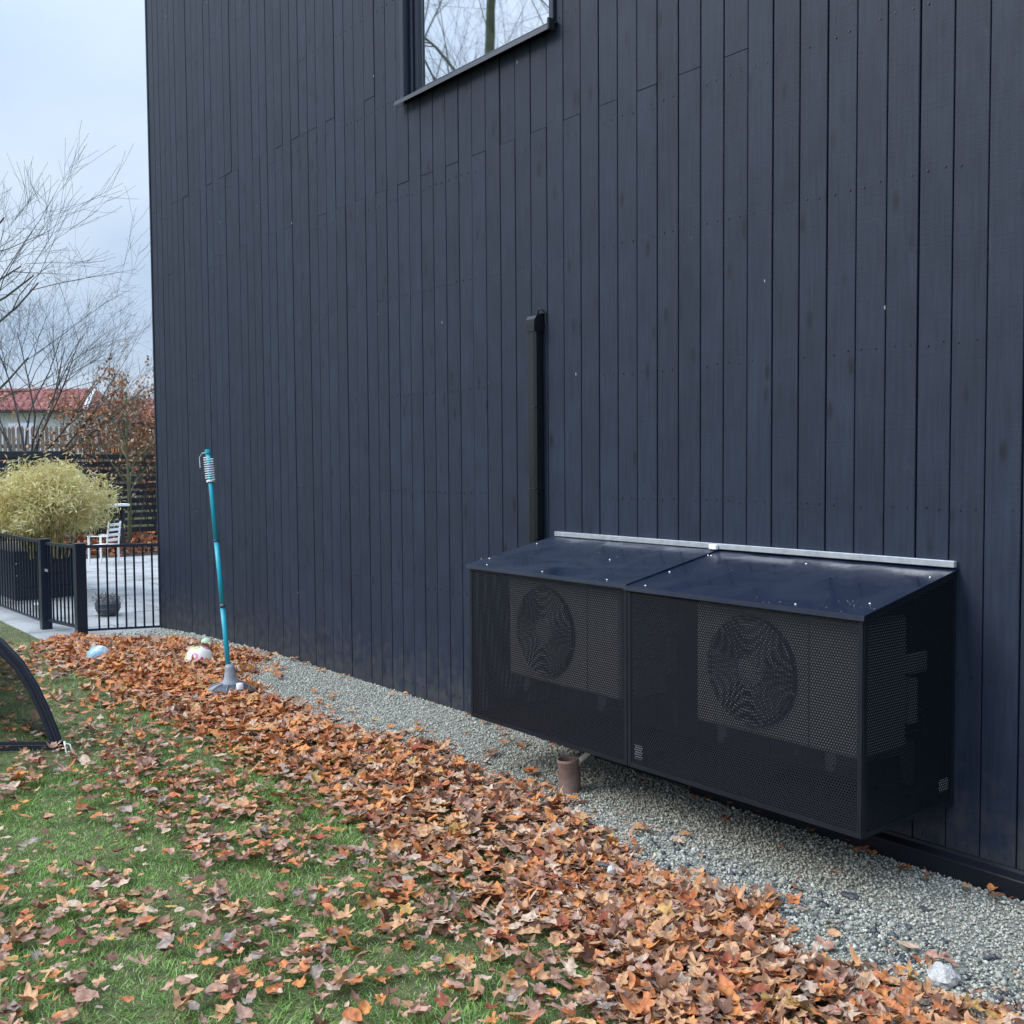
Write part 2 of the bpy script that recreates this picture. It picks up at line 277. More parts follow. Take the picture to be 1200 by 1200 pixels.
class MB:
    def __init__(s): s.v = []; s.f = []
    def add(s, v, f):
        n = len(s.v); s.v += [tuple(q) for q in v]; s.f += [tuple(i + n for i in q) for q in f]; return s
    def box(s, x0, x1, y0, y1, z0, z1, b=0.0, mtx=None):
        """box with optional chamfered vertical+horizontal edges (simple: 3-ring chamfer)"""
        if b <= 0:
            v = [(x, y, z) for z in (z0, z1) for y in (y0, y1) for x in (x0, x1)]
            f = [(0, 2, 3, 1), (4, 5, 7, 6), (0, 1, 5, 4), (2, 6, 7, 3), (0, 4, 6, 2), (1, 3, 7, 5)]
        else:
            import itertools
            v = []; idx = {}
            for sx, sy, sz in itertools.product((0, 1), repeat=3):
                X, Y, Z = (x0, x1)[sx], (y0, y1)[sy], (z0, z1)[sz]
                dx_, dy_, dz_ = (b, -b)[sx], (b, -b)[sy], (b, -b)[sz]
                for a, p in enumerate(((X, Y + dy_, Z + dz_), (X + dx_, Y, Z + dz_), (X + dx_, Y + dy_, Z))):
                    idx[(sx, sy, sz, a)] = len(v); v.append(p)
            f = []
            def face(keys): f.append([idx[k] for k in keys])
            for sx in (0, 1):
                q = [(sx, 0, 0, 0), (sx, 1, 0, 0), (sx, 1, 1, 0), (sx, 0, 1, 0)]; face(q if sx else q[::-1])
            for sy in (0, 1):
                q = [(0, sy, 0, 1), (1, sy, 0, 1), (1, sy, 1, 1), (0, sy, 1, 1)]; face(q[::-1] if sy else q)
            for sz in (0, 1):
                q = [(0, 0, sz, 2), (1, 0, sz, 2), (1, 1, sz, 2), (0, 1, sz, 2)]; face(q if sz else q[::-1])
            for i in (0, 1):
                for j in (0, 1):
                    q = [(i, j, 0, 0), (i, j, 0, 1), (i, j, 1, 1), (i, j, 1, 0)]; face(q if (i ^ j) == 0 else q[::-1])
                    q = [(i, 0, j, 0), (i, 1, j, 0), (i, 1, j, 2), (i, 0, j, 2)]; face(q[::-1] if (i ^ j) else q)
                    q = [(0, i, j, 1), (1, i, j, 1), (1, i, j, 2), (0, i, j, 2)]; face(q if (i ^ j) else q[::-1])
            for sx, sy, sz in itertools.product((0, 1), repeat=3):
                q = [(sx, sy, sz, 0), (sx, sy, sz, 1), (sx, sy, sz, 2)]; face(q if (sx + sy + sz) % 2 else q[::-1])
        if mtx is not None: v = [tuple(mtx @ Vector(q)) for q in v]
        return s.add(v, f)
    def tube(s, pts, rad, n=8, cap=True):
        pts = [Vector(p) for p in pts]
        if not hasattr(rad, '__len__'): rad = [rad] * len(pts)
        v = []; prev = None
        for i, p in enumerate(pts):
            d = (pts[min(i + 1, len(pts) - 1)] - pts[max(i - 1, 0)]).normalized()
            a = prev if prev is not None else (Vector((1, 0, 0)) if abs(d.z) > 0.9 else Vector((0, 0, 1)))
            a = (a - d * a.dot(d)).normalized(); b = d.cross(a); prev = a
            for k in range(n):
                t = 2 * math.pi * k / n; v.append(p + (a * math.cos(t) + b * math.sin(t)) * rad[i])
        f = []
        for i in range(len(pts) - 1):
            for k in range(n): f.append((i * n + k, i * n + (k + 1) % n, (i + 1) * n + (k + 1) % n, (i + 1) * n + k))
        if cap: f.append(tuple(range(n))[::-1]); f.append(tuple((len(pts) - 1) * n + k for k in range(n)))
        return s.add(v, f)
    def lathe(s, prof, c=(0, 0, 0), n=24, axis='z'):
        v = []; f = []
        for r, h in prof:
            for k in range(n):
                t = 2 * math.pi * k / n
                q = (r * math.cos(t), r * math.sin(t), h) if axis == 'z' else (r * math.cos(t), h, r * math.sin(t))
                v.append((q[0] + c[0], q[1] + c[1], q[2] + c[2]))
        for i in range(len(prof) - 1):
            for k in range(n): f.append((i * n + k, i * n + (k + 1) % n, (i + 1) * n + (k + 1) % n, (i + 1) * n + k))
        return s.add(v, f)
    def build(s, name, m, parent=None, smooth=False): return mesh_obj(name, s.v, s.f, m, parent, smooth)
def tag(o, label=None, cat=None, group=None, kind=None):
    if label: o['label'] = label
    if cat: o['category'] = cat
    if group: o['group'] = group
    if kind: o['kind'] = kind
    return o
def thing(name, loc, label, cat, group=None, rz=0):
    o = bpy.data.objects.new(name, None); COL.objects.link(o); o.location = loc; o.rotation_euler = (0, 0, rz); o.empty_display_size = 0.1
    return tag(o, label, cat, group)
def copy_tree(o, parent=None):
    c = o.copy(); COL.objects.link(c); c.parent = parent
    for ch in list(o.children): copy_tree(ch, c)
    return c

# value noise in 2D
_tab = rng.random((64, 64))
def vnoise(x, y):
    x = np.asarray(x, float); y = np.asarray(y, float)
    xi = np.floor(x).astype(int); yi = np.floor(y).astype(int); fx = x - xi; fy = y - yi
    fx = fx * fx * (3 - 2 * fx); fy = fy * fy * (3 - 2 * fy)
    g = lambda a, b: _tab[a % 64, b % 64]
    return (g(xi, yi) * (1 - fx) + g(xi + 1, yi) * fx) * (1 - fy) + (g(xi, yi + 1) * (1 - fx) + g(xi + 1, yi + 1) * fx) * fy
def fbm(x, y): return (vnoise(x, y) + 0.5 * vnoise(x * 2.1 + 9, y * 2.1 + 4) + 0.25 * vnoise(x * 4.3 + 3, y * 4.3 + 7)) / 1.75
# ground height
def gz(x, y):
    x = np.asarray(x, float); y = np.asarray(y, float)
    base = np.interp(x, [-40, -12, -10.35, -9.9, -9.0, -7.5, -5, -3.6, 3], [-.13, -.13, -.125, -.075, -.02, .025, .03, 0, 0])
    lawn = np.clip((-0.6 - y) / 0.8, 0, 1)
    return base + lawn * (0.03 * (fbm(x * 0.9, y * 0.9) - 0.5))

# ================================================================== SETTING: ground sheets
def grid(name, x0, x1, y0, y1, nx, ny, zf, m, kind='structure', parent=None):
    X, Y = np.meshgrid(np.linspace(x0, x1, nx), np.linspace(y0, y1, ny)); Z = zf(X, Y)
    V = np.stack([X, Y, Z], -1).reshape(-1, 3)
    i = np.arange(ny - 1)[:, None] * nx + np.arange(nx - 1)[None]; i = i.ravel()
    F = np.stack([i, i + 1, i + nx + 1, i + nx], -1)
    o = fast_obj(name, V, F, [m], parent=parent, smooth=True)
    return tag(o, kind=kind) if kind else o
def far_z(X, Y):
    t = np.clip((-X - 21.5) / 3.5, 0, 1); t = t * t * (3 - 2 * t)
    return -0.30 + 0.9 * t
xs = np.concatenate([[-400, -200, -100], np.linspace(-60, -18, 43), [0, 60, 200, 400]])
ys = np.array([-400, -150, -60, -20, 0, 20, 60, 150, 400.])
X, Y = np.meshgrid(xs, ys); V = np.stack([X, Y, far_z(X, Y)], -1).reshape(-1, 3)
i = (np.arange(len(ys) - 1)[:, None] * len(xs) + np.arange(len(xs) - 1)[None]).ravel()
tag(fast_obj('ground', V, np.stack([i, i + 1, i + len(xs) + 1, i + len(xs)], -1), [MAT['lawn']]), kind='structure')
# lawn: up to the wall east of the terrace, and only south of it further west
grid('lawn', -10.15, 6, -14, 0.05, 320, 280, lambda X, Y: gz(X, Y), MAT['lawn'])
grid('lawn', -21, -10.15, -14, -0.95, 110, 130, lambda X, Y: gz(X, Y), MAT['lawn'])
def bed_edge(X): return -0.78 + 0.16 * (fbm(X * 1.7, X * 0.3) - 0.5) * 2 + np.where(X > -2.9, -0.26 * (X + 2.9), 0)
def bedz(X, Y):
    z = gz(X, Y) + 0.012 + 0.006 * fbm(X * 6, Y * 6)
    return np.where(Y < bed_edge(X), gz(X, Y) - 0.03, z)
grid('gravel_bed', -9.98, 2.6, -1.75, 0.04, 420, 80, bedz, MAT['gravelbed'])

# terrace of square concrete slabs behind the low fence
terr = tag(MB().box(-20.2, -10.0, -0.97, 7.5, -0.28, -0.155).build('terrace', MAT['joint']), kind='structure')
pv = None; q = 0.788
for ix in range(13):
    for iy in range(11):
        x0 = -10.02 - (ix + 1) * 0.8; y0 = -0.97 + iy * 0.8
        if y0 + q > 7.5 or x0 < -20.25: continue
        dz = rnd.uniform(-.003, .003)
        if pv is None:
            pv = MB().box(0, q, 0, q, -0.05, 0, b=0.004).build('paver', MAT['paver'], terr); o = pv
        else:
            o = pv.copy(); COL.objects.link(o)
        o.location = (x0, y0, -0.115 + dz); o.rotation_euler = (rnd.uniform(-.002, .002), rnd.uniform(-.002, .002), 0)

# ================================================================== THE HOUSE
house = thing('house', (-4, 0, 0), 'large house clad in upright black stained boards, filling the right of the view', 'house')
hx = -4.0
def H(mb, name, m, parent=None, smooth=False):
    o = mb.build(name, m, parent or house, smooth)
    if parent is None: o.location = (-hx, 0, 0)
    return o
TOP = 6.4
WX0, WX1, WZ0, WZ1 = -5.56, -4.17, 3.70, 5.35        # window opening
b = MB()
b.box(-9.935, WX0, 0.022, 0.2, -0.2, TOP); b.box(WX1, 6.0, 0.022, 0.2, -0.2, TOP)
b.box(WX0, WX1, 0.022, 0.2, -0.2, WZ0 - 0.03); b.box(WX0, WX1, 0.022, 0.2, WZ1, TOP)
b.box(-9.93, 5.99, 0.2, 9.0, -0.2, TOP - 0.05)
H(b, 'wall', MAT['core'])
H(MB().box(-9.98, 6.05, -0.06, 9.05, TOP, TOP + 0.12), 'roof', MAT['black_metal'])
PW = 0.13; X0 = 32.5078 * -0.13
nails = MB(); plank_mesh = {}
def plank(k, z0, z1, w_=None, xo=0.0):
    x0 = X0 + k * PW; gap = 0.0055
    wdt = (w_ or PW) - gap
    key = (round(z0, 3), round(z1, 3), round(wdt, 4))
    if key not in plank_mesh:
        me = MB().box(0, wdt, -0.002, 0.021, 0, z1 - z0, b=0.0020).build('plank', MAT['clad'], house); plank_mesh[key] = me.data; o = me
    else:
        o = bpy.data.objects.new('plank', plank_mesh[key]); COL.objects.link(o); o.parent = house
    pr = rnd.uniform(-0.0022, 0.0012)
    o.location = (x0 + gap / 2 + xo + rnd.uniform(-.0009, .0009) - hx, pr, z0); o.rotation_euler = (0, rnd.uniform(-.00025, .00025), 0)
    return o
rows_z = [0.13, 0.74, 1.326, 1.914, 2.527, 3.12, 3.72, 4.33, 4.94, 5.55]
for k in range(-44, 46):
    x0 = X0 + k * PW; xm = x0 + PW / 2
    zb = 0.03 if x0 < -3.2 else 0.10
    if x0 < -8.8: zb = -0.045
    elif x0 < -7.8: zb = 0.0
    inwin = x0 + PW > WX0 - 0.06 and x0 < WX1 + 0.06
    jz = []
    if k % 2 and k < 10 and (k > -20 or rnd.random() < .6): jz.append(3.204)
    elif k < -12 and rnd.random() < .75: jz.append(3.814)
    elif k == 14: jz.append(4.6)
    segs = [zb] + jz + [TOP]
    for a, c in zip(segs[:-1], segs[1:]):
        a2, c2 = (a + (0.0004 if a != zb else 0)), (c - (0.0004 if c != TOP else 0))
        if inwin:
            # clip against the window opening
            wl = x0 < WX0 - 0.02 and x0 + PW <= WX0 + 0.10
            if x0 + PW <= WX0 + 0.001 or x0 >= WX1 - 0.001: plank(k, a2, c2)
            elif x0 < WX0:       # cut lengthwise at the left jamb
                if a2 < WZ0 - 0.03: plank(k, a2, min(c2, WZ0 - 0.03))
                if c2 > WZ0: plank(k, max(a2, WZ0 - 0.03), c2, w_=WX0 - x0)
            elif x0 + PW > WX1:
                if a2 < WZ0 - 0.03: plank(k, a2, min(c2, WZ0 - 0.03))
                if c2 > WZ0: plank(k, max(a2, WZ0 - 0.03), c2, w_=x0 + PW - WX1, xo=WX1 - x0)
            else:
                if a2 < WZ0 - 0.03: plank(k, a2, min(c2, WZ0 - 0.03))
                if c2 > WZ1: plank(k, max(a2, WZ1), c2)
        else: plank(k, a2, c2)
    for zr in rows_z:
        for off in (0.034, 0.096):
            if WX0 < x0 + off < WX1 and WZ0 - .05 < zr < WZ1: continue
            if rnd.random() < 0.06: continue
            cx, cz = x0 + off + rnd.uniform(-.009, .009), zr + rnd.uniform(-.006, .006)
            r = 0.0037
            nails.add([(cx + r * math.cos(t * math.pi / 3), -0.0052, cz + r * math.sin(t * math.pi / 3)) for t in range(6)] + [(cx + r * math.cos(t * math.pi / 3), 0.004, cz + r * math.sin(t * math.pi / 3)) for t in range(6)],
                      [(0, 1, 2, 3, 4, 5)] + [(t, t + 6, (t + 1) % 6 + 6, (t + 1) % 6) for t in range(6)])
tag(H(nails, 'nails', MAT['darkplastic']), kind='stuff')
# corner board at the far end, plinth flashing at the near end
H(MB().box(-9.975, -9.948, -0.012, 0.10, -0.06, TOP, b=.003), 'corner_board', MAT['clad'])
fl = MB(); pr = [(-0.012, 0.105), (-0.016, 0.094), (-0.052, 0.084), (-0.054, 0.080), (-0.054, -0.03), (0.02, -0.03), (0.02, 0.105)]
for xx in (-3.2, 6.0): fl.v += [(xx, y, z) for y, z in pr]
n = len(pr); fl.f = [tuple(range(n)), tuple(range(n, 2 * n))[::-1]] + [(i, i + n, (i + 1) % n + n, (i + 1) % n) for i in range(n)]
H(fl, 'plinth_flashing', MAT['black_metal'])

# window
win = bpy.data.objects.new('window', None)
fw = MB()
fw.box(WX0 - 0.012, WX0 + 0.030, -0.030, 0.10, WZ0 - 0.01, WZ1 + 0.02, b=.003)      # left casing
fw.box(WX1 - 0.012, WX1 + 0.022, -0.022, 0.10, WZ0 - 0.01, WZ1 + 0.02, b=.003)
fw.box(WX0 + 0.03, WX1 - 0.012, -0.022, 0.10, WZ1 - 0.01, WZ1 + 0.02, b=.003)
fr = H(fw, 'window', MAT['frame'])
s = MB()
s.box(WX0 + 0.031, WX0 + 0.062, 0.012, 0.09, WZ0 + 0.02, WZ1 - 0.012, b=.004)
s.box(WX0 + 0.062, WX0 + 0.095, 0.030, 0.09, WZ0 + 0.02, WZ1 - 0.012, b=.004)
s.box(WX1 - 0.050, WX1 - 0.013, 0.020, 0.09, WZ0 + 0.02, WZ1 - 0.012, b=.004)
s.box(WX0 + 0.096, WX1 - 0.051, 0.030, 0.09, WZ0 + 0.012, WZ0 + 0.045, b=.004)
s.box(WX0 + 0.096, WX1 - 0.051, 0.030, 0.09, WZ1 - 0.05, WZ1 - 0.012, b=.004)
s.build('sash', MAT['frame'], fr)
MB().box(WX0 + 0.095, WX1 - 0.05, 0.050, 0.060, WZ0 + 0.04, WZ1 - 0.05).build('pane', MAT['pane'], fr)
sl = MB(); pr = [(0.045, WZ0 + 0.028), (-0.062, WZ0 - 0.022), (-0.064, WZ0 - 0.047), (-0.060, WZ0 - 0.047), (-0.058, WZ0 - 0.026), (0.045, WZ0 + 0.018)]
for xx in (WX0 - 0.03, WX1 + 0.035): sl.v += [(xx, y, z) for y, z in pr]
n = len(pr); sl.f = [tuple(range(n)), tuple(range(n, 2 * n))[::-1]] + [(i, i + n, (i + 1) % n + n, (i + 1) % n) for i in range(n)]
sl.build('sill', MAT['sill'], fr)
MB().box(WX1 + 0.024, WX1 + 0.040, -0.066, -0.022, WZ0 - 0.05, WZ0 + 0.01, b=.004).build('sill_end', MAT['darkplastic'], fr)

# cable duct up the wall above the enclosure
duct = thing('cable_duct', (-4.285, 0, 1.06), 'glossy black plastic pipe duct running up the boards above the metal enclosure', 'duct')
d = MB().box(-0.034, 0.030, -0.066, -0.004, 0, 1.14, b=.012); d.build('duct_cover', MAT['duct'], duct)
c = MB()
prof = [(-0.072, 1.11), (-0.072, 1.150), (-0.068, 1.172), (-0.056, 1.190), (-0.038, 1.200), (-0.020, 1.204), (-0.004, 1.204), (-0.004, 1.11)]
for xx in (-0.038, 0.034): c.v += [(xx, y, z) for y, z in prof]
n = len(prof); c.f = [tuple(range(n)), tuple(range(n, 2 * n))[::-1]] + [(i, i + n, (i + 1) % n + n, (i + 1) % n) for i in range(n)]
c.build('duct_cap', MAT['duct'], duct)
cc = MB(); cc.tube([(0.01, -0.03, 1.20), (0.02, -0.03, 1.225), (0.036, -0.02, 1.222), (0.05, -0.008, 1.20), (0.05, -0.006, 1.14)], 0.005, 6); cc.build('cable_tail', MAT['duct'], duct)
for zz in (0.30, 0.72): MB().box(-0.035, 0.031, -0.067, -0.003, zz, zz + 0.003).build('joint_ring', MAT['darkplastic'], duct)

# ================================================================== METAL ENCLOSURE AND THE TWO UNITS
EX0, EX1, EXM, EY = -4.155, -1.985, -3.070, -0.562
EZ0, EZF, EZB = 0.268, 0.998, 1.108
enc = thing('heat_pump_enclosure', (EXM, 0, EZ0), 'wide black perforated metal box with sloping lid mounted low on the boarded wall', 'enclosure')
def perf(name, uv_to_xyz, U, V, zmax=None, pitch=0.0108, hr=0.0030, m=0.016):
    """staggered round holes punched in a sheet: hexagonal cells with a hexagonal hole each"""
    nu = int((U - 2 * m) / pitch); mv = pitch * math.sqrt(3) / 2; nv = int((V - 2 * m) / mv)
    us = m + (np.arange(nu) + 0.5) * pitch + (U - 2 * m - nu * pitch) / 2; vs = m + (np.arange(nv) + 0.5) * mv
    CU, CV = np.meshgrid(us, vs); CU = CU + (np.arange(nv) % 2)[:, None] * pitch / 2 - pitch / 4
    CU = CU.ravel(); CV = CV.ravel()
    if zmax is not None: kp = CV < zmax(CU) - m; CU = CU[kp]; CV = CV[kp]
    a = np.arange(6) * math.pi / 3 + math.pi / 6; Ro = pitch / math.sqrt(3)
    ou = CU[:, None] + Ro * np.cos(a); ov = CV[:, None] + Ro * np.sin(a)
    iu = CU[:, None] + hr * np.cos(a); iv = CV[:, None] + hr * np.sin(a)
    UU = np.concatenate([ou, iu], 1).ravel(); VV = np.concatenate([ov, iv], 1).ravel()
    P = uv_to_xyz(UU, VV)
    base = np.arange(len(CU))[:, None, None] * 12
    t = np.arange(6); q = np.stack([t, (t + 1) % 6, (t + 1) % 6 + 6, t + 6], -1)[None]
    o = fast_obj(name, P, (base + q).reshape(-1, 4), [MAT['perf']], parent=enc)
    o.location = (-EXM, 0, -EZ0); return o
def E(mb, name, m, parent=None, smooth=False):
    o = mb.build(name, m, parent or enc, smooth)
    if parent is None: o.location = (-EXM, 0, -EZ0)
    return o
st = lambda *a: np.stack(np.broadcast_arrays(*a), -1)
for xa, xb in ((EX0, EXM), (EXM, EX1)):
    o = perf('front_panel', lambda u, v, xa=xa: st(xa + u, EY, EZ0 + v), xb - xa, EZF - EZ0)
    mgn = MB(); t = 0.0015; w_ = 0.019
    mgn.box(xa + .002, xa + w_, EY - t, EY + .012, EZ0, EZF); mgn.box(xb - w_, xb - .002, EY - t, EY + .012, EZ0, EZF)
    mgn.box(xa + w_, xb - w_, EY - t, EY + .012, EZ0, EZ0 + w_); mgn.box(xa + w_, xb - w_, EY - t, EY + .012, EZF - w_, EZF)
    mgn.build('panel_edge', MAT['black_metal'], o)
for xe, sg in ((EX0, -1), (EX1, 1)):
    slope = lambda u: (EZB - EZ0) + (EZF - EZB) * u / (-EY)
    o = perf('side_panel', lambda u, v, xe=xe: st(xe, -u, EZ0 + v), -EY - 0.004, EZB - EZ0, zmax=slope)
    mgn = MB(); x1, x2 = xe - sg * .012, xe + sg * .0015
    x1, x2 = min(x1, x2), max(x1, x2)
    mgn.box(x1, x2, EY + .003, EY + .024, EZ0, EZF + .002); mgn.box(x1, x2, -0.02, -0.003, EZ0, EZB - .004); mgn.box(x1, x2, EY + .024, -0.02, EZ0, EZ0 + .019)
    v = [(x, y, z) for x in (x1, x2) for y, z in ((EY + .024, EZF - .02), (-0.02, EZB - .026), (-0.02, EZB - .004), (EY + .024, EZF + .001))]
    mgn.add(v, [(0, 1, 2, 3), (7, 6, 5, 4), (0, 4, 5, 1), (1, 5, 6, 2), (2, 6, 7, 3), (3, 7, 4, 0)])
    mgn.build('panel_edge', MAT['black_metal'], o)
# lids
def lid(xa, xb, lift):
    pr = [(-0.002, EZB + .006 + lift), (EY - .012, EZF + .004 + lift), (EY - .014, EZF - .014 + lift), (EY - .011, EZF - .014 + lift), (EY - .008, EZF + lift), (-0.002, EZB + .002 + lift)]
    mbl = MB(); nseg = 12
    for i in range(nseg + 1):
        xx = xa + (xb - xa) * i / nseg
        for j, (y, z) in enumerate(pr): mbl.v.append((xx, y, z))
    n = len(pr)
    for i in range(nseg): mbl.f += [(i * n + j, (i + 1) * n + j, (i + 1) * n + (j + 1) % n, i * n + (j + 1) % n) for j in range(n)]
    mbl.f += [tuple(range(n)), tuple(nseg * n + j for j in range(n))[::-1]]
    return E(mbl, 'lid', MAT['lid_sky_stain'] if lift else MAT['lid'])
lid(EX0 - .012, EXM + .006, 0.006); lid(EXM - .01, EX1 + .010, 0.0)
E(MB().box(EX0, EX1 + .004, -0.026, -0.0045, EZB + .010, EZB + .034, b=.002), 'wall_flashing', MAT['alu'])
E(MB().box(EXM - .03, EXM + .012, -0.045, -0.0265, EZB + .008, EZB + .030, b=.003), 'tape_patch', MAT['white'])
slz = lambda y: EZB + .009 + (EZF - EZB) * (y / EY)
def screw(x, y):
    z = slz(y) + (-.002 if x > EXM else .004)
    E(MB().lathe([(0.0001, 0.004), (0.0024, 0.0036), (0.0038, 0.002), (0.004, 0.0)], (x, y, z), 8), 'screw', MAT['screw'], smooth=True)
for x, y in ((-4.03, EY + .012), (-3.62, EY + .012), (-3.20, EY + .010), (-2.98, EY + .012), (-2.26, EY + .012), (-2.03, -.46), (-2.01, -.13), (-4.13, -.46), (-4.12, -.17), (-3.03, -.36), (-3.035, -.10), (-3.052, -.10), (-2.55, -.10), (-3.45, -.30)): screw(x, y)
# bits of grit and droppings on the lid
grit = MB()
for _ in range(50):
    if rnd.random() < .55: x = rnd.gauss(-2.06, .05); y = rnd.gauss(-.50, .035)
    elif rnd.random() < .4: x = rnd.gauss(-2.36, .06); y = rnd.gauss(-.53, .02)
    else: x = rnd.uniform(EX0, EX1); y = rnd.uniform(EY, -.05)
    x = min(x, EX1); y = max(min(y, -.04), EY - .005); r = rnd.uniform(.0006, .0019)
    z = slz(y) + (-.002 if x > EXM else .004); grit.add([(x + r, y, z), (x, y + r, z), (x - r, y, z), (x, y - r, z), (x, y, z + r)], [(0, 1, 4), (1, 2, 4), (2, 3, 4), (3, 0, 4)])
tag(E(grit, 'grit', MAT['limestone']), kind='stuff')
# inner frame of angle sections
E(MB().box(EX0 + .015, EX0 + .04, -.55, -.02, EZ0 + .002, EZ0 + .006).box(EX1 - .04, EX1 - .015, -.55, -.02, EZ0 + .002, EZ0 + .006).box(EX0 + .04, EX1 - .04, -.55, -.525, EZ0 + .002, EZ0 + .006).box(EX0 + .04, EX1 - .04, -.04, -.02, EZ0 + .002, EZ0 + .006)
  .box(EXM - .015, EXM + .015, -.545, -.02, EZ0 + .007, EZ0 + .035), 'inner_frame', MAT['black_metal'])
E(MB().box(EX0 + .042, EX1 - .042, -.523, -.042, EZ0 + .001, EZ0 + .003), 'light_block_sheet', MAT['core'])  # unseen sheet, added to keep light from below out of the enclosure
E(MB().box(-3.035, -2.995, -0.556, -0.553, 0.305, 0.360), 'inner_label', MAT['white'])
E(MB().box(-1.993, -1.990, -0.085, -0.030, 0.325, 0.368), 'inner_label', MAT['white'])

def unit(x0, x1, label):
    z0, z1, y0, y1 = 0.50, 0.965, -0.50, -0.215; cx = (x0 + x1) / 2
    u = thing('heat_pump', (cx, (y0 + y1) / 2, z0), label, 'heat pump', 'heat pumps inside the perforated enclosure')
    def B(mb, name, m, par=None, smooth=False):
        o = mb.build(name, m, par or u, smooth)
        if par is None: o.location = (-cx, -(y0 + y1) / 2, -z0)
        return o
    B(MB().box(x0, x1, y0, y1, z0, z1, b=.012), 'casing', MAT['casing'])
    fx, fz, r = x0 + 0.27, (z0 + z1) / 2 + .005, 0.205
    B(MB().lathe([(r, -.004), (r - .012, .0), (0.0001, .0)], (fx, y0, fz), 36, 'y'), 'fan_opening', MAT['darkplastic'])
    fan = MB()
    for a in range(3):
        t0 = a * 2 * math.pi / 3 + .5; vs = []
        for i in range(7):
            t = t0 + i * .17
            for rr in (0.05, 0.12, 0.18): vs.append((fx + rr * math.cos(t + rr * 1.5), y0 - .006 - .002 * i / 6, fz + rr * math.sin(t + rr * 1.5)))
        fan.add(vs, [(i * 3 + j, i * 3 + j + 1, (i + 1) * 3 + j + 1, (i + 1) * 3 + j) for i in range(6) for j in range(2)])
    B(fan, 'fan', MAT['grille'])
    B(MB().lathe([(.062, -.001), (.058, -.012), (.0001, -.018)], (fx, y0, fz), 20, 'y'), 'fan_hub', MAT['casing'])
    g = MB()
    for rr in [.058 + .0125 * q_ for q_ in range(12)]:
        g.tube([(fx + rr * math.cos(t * math.pi / 14), y0 - .020, fz + rr * math.sin(t * math.pi / 14)) for t in range(29)], .0024, 4, False)
    for a in range(12): g.tube([(fx + .03 * math.cos(a * math.pi / 6), y0 - .02, fz + .03 * math.sin(a * math.pi / 6)), (fx + .205 * math.cos(a * math.pi / 6 + .25), y0 - .006, fz + .205 * math.sin(a * math.pi / 6 + .25))], .0022, 4, False)
    B(g, 'fan_grille', MAT['casing'])
    B(MB().box(x1 - .20, x1 - .197, y0 - .002, y0 + .01, z0 + .012, z1 - .012), 'panel_seam', MAT['darkplastic'])
    B(MB().box(x1 - .001, x1 + .022, y1 - .02, y1 + .09, z0 + .26, z0 + .33, b=.004).box(x1 - .1, x1 + .012, y1 - .001, y1 + .05, z0 + .08, z0 + .24, b=.006), 'valve_cover', MAT['casing'])
    fe = MB()
    for xx in (x0 + .10, x1 - .14): B(MB().box(xx, xx + .045, y0 + .01, y1 - .01, z0 - .035, z0 - .001, b=.002), 'foot', MAT['grille'])
    for xx in (x0 + .11, x1 - .13):
        hz_, vt_ = -.004, z0 - .036
        B(MB().add([(xx + a_, y_, z_) for a_ in (0, .03) for y_, z_ in ((-.50, vt_), (-.50, vt_ - .02), (-.05, vt_ - .034), (-.034, vt_ - .16), (hz_, vt_ - .16), (hz_, vt_))],
          [(0, 1, 2, 3, 4, 5), (11, 10, 9, 8, 7, 6)] + [(i, i + 6, (i + 1) % 6 + 6, (i + 1) % 6) for i in range(6)]), 'wall_bracket', MAT['grille'])
    pz = MB(); pz.tube([(x1 - .05, y1 + .03, z0 + .15), (x1 - .02, -.10, z0 + .10), (x1 - .04, -.05, z0 + .02), (x1 - .2, -.04, z0 - .05)], .014, 8)
    B(pz, 'insulated_pipe', MAT['darkplastic'], smooth=True)
    return u
unit(-3.93, -3.18, 'pale heat pump with round fan grille behind the left perforated panel, under the duct')
unit(-2.76, -2.040, 'pale heat pump with round fan grille behind the right perforated panel, by the near corner')

# ================================================================== DRAIN PIPE STUB
pp = thing('drain_pipe', (-3.565, -0.435, 0.0), 'short weathered brown drain pipe standing in the gravel before the black enclosure', 'pipe')
pm = MB().lathe([(0.047, -0.03), (0.049, 0.06), (0.050, 0.150), (0.052, 0.152), (0.052, 0.166), (0.046, 0.166), (0.044, 0.15), (0.043, 0.03), (.0001, .03)], n=28)
o = pm.build('pipe_body', MAT['clay'], pp, True); o.rotation_euler = (R_(3), R_(-3), 0)
hm = MB().tube([(0.0, 0.0, 0.09), (0.03, 0.022, 0.155), (0.085, 0.050, 0.215), (.100, .056, .228)], 0.0125, 10)
o = hm.build('hose_piece', MAT['hose'], None, True); o.location = (-3.565, -0.435, 0.0)
o.name = 'hose'; tag(o, 'grey hose end sticking out of the brown drain pipe', 'hose')

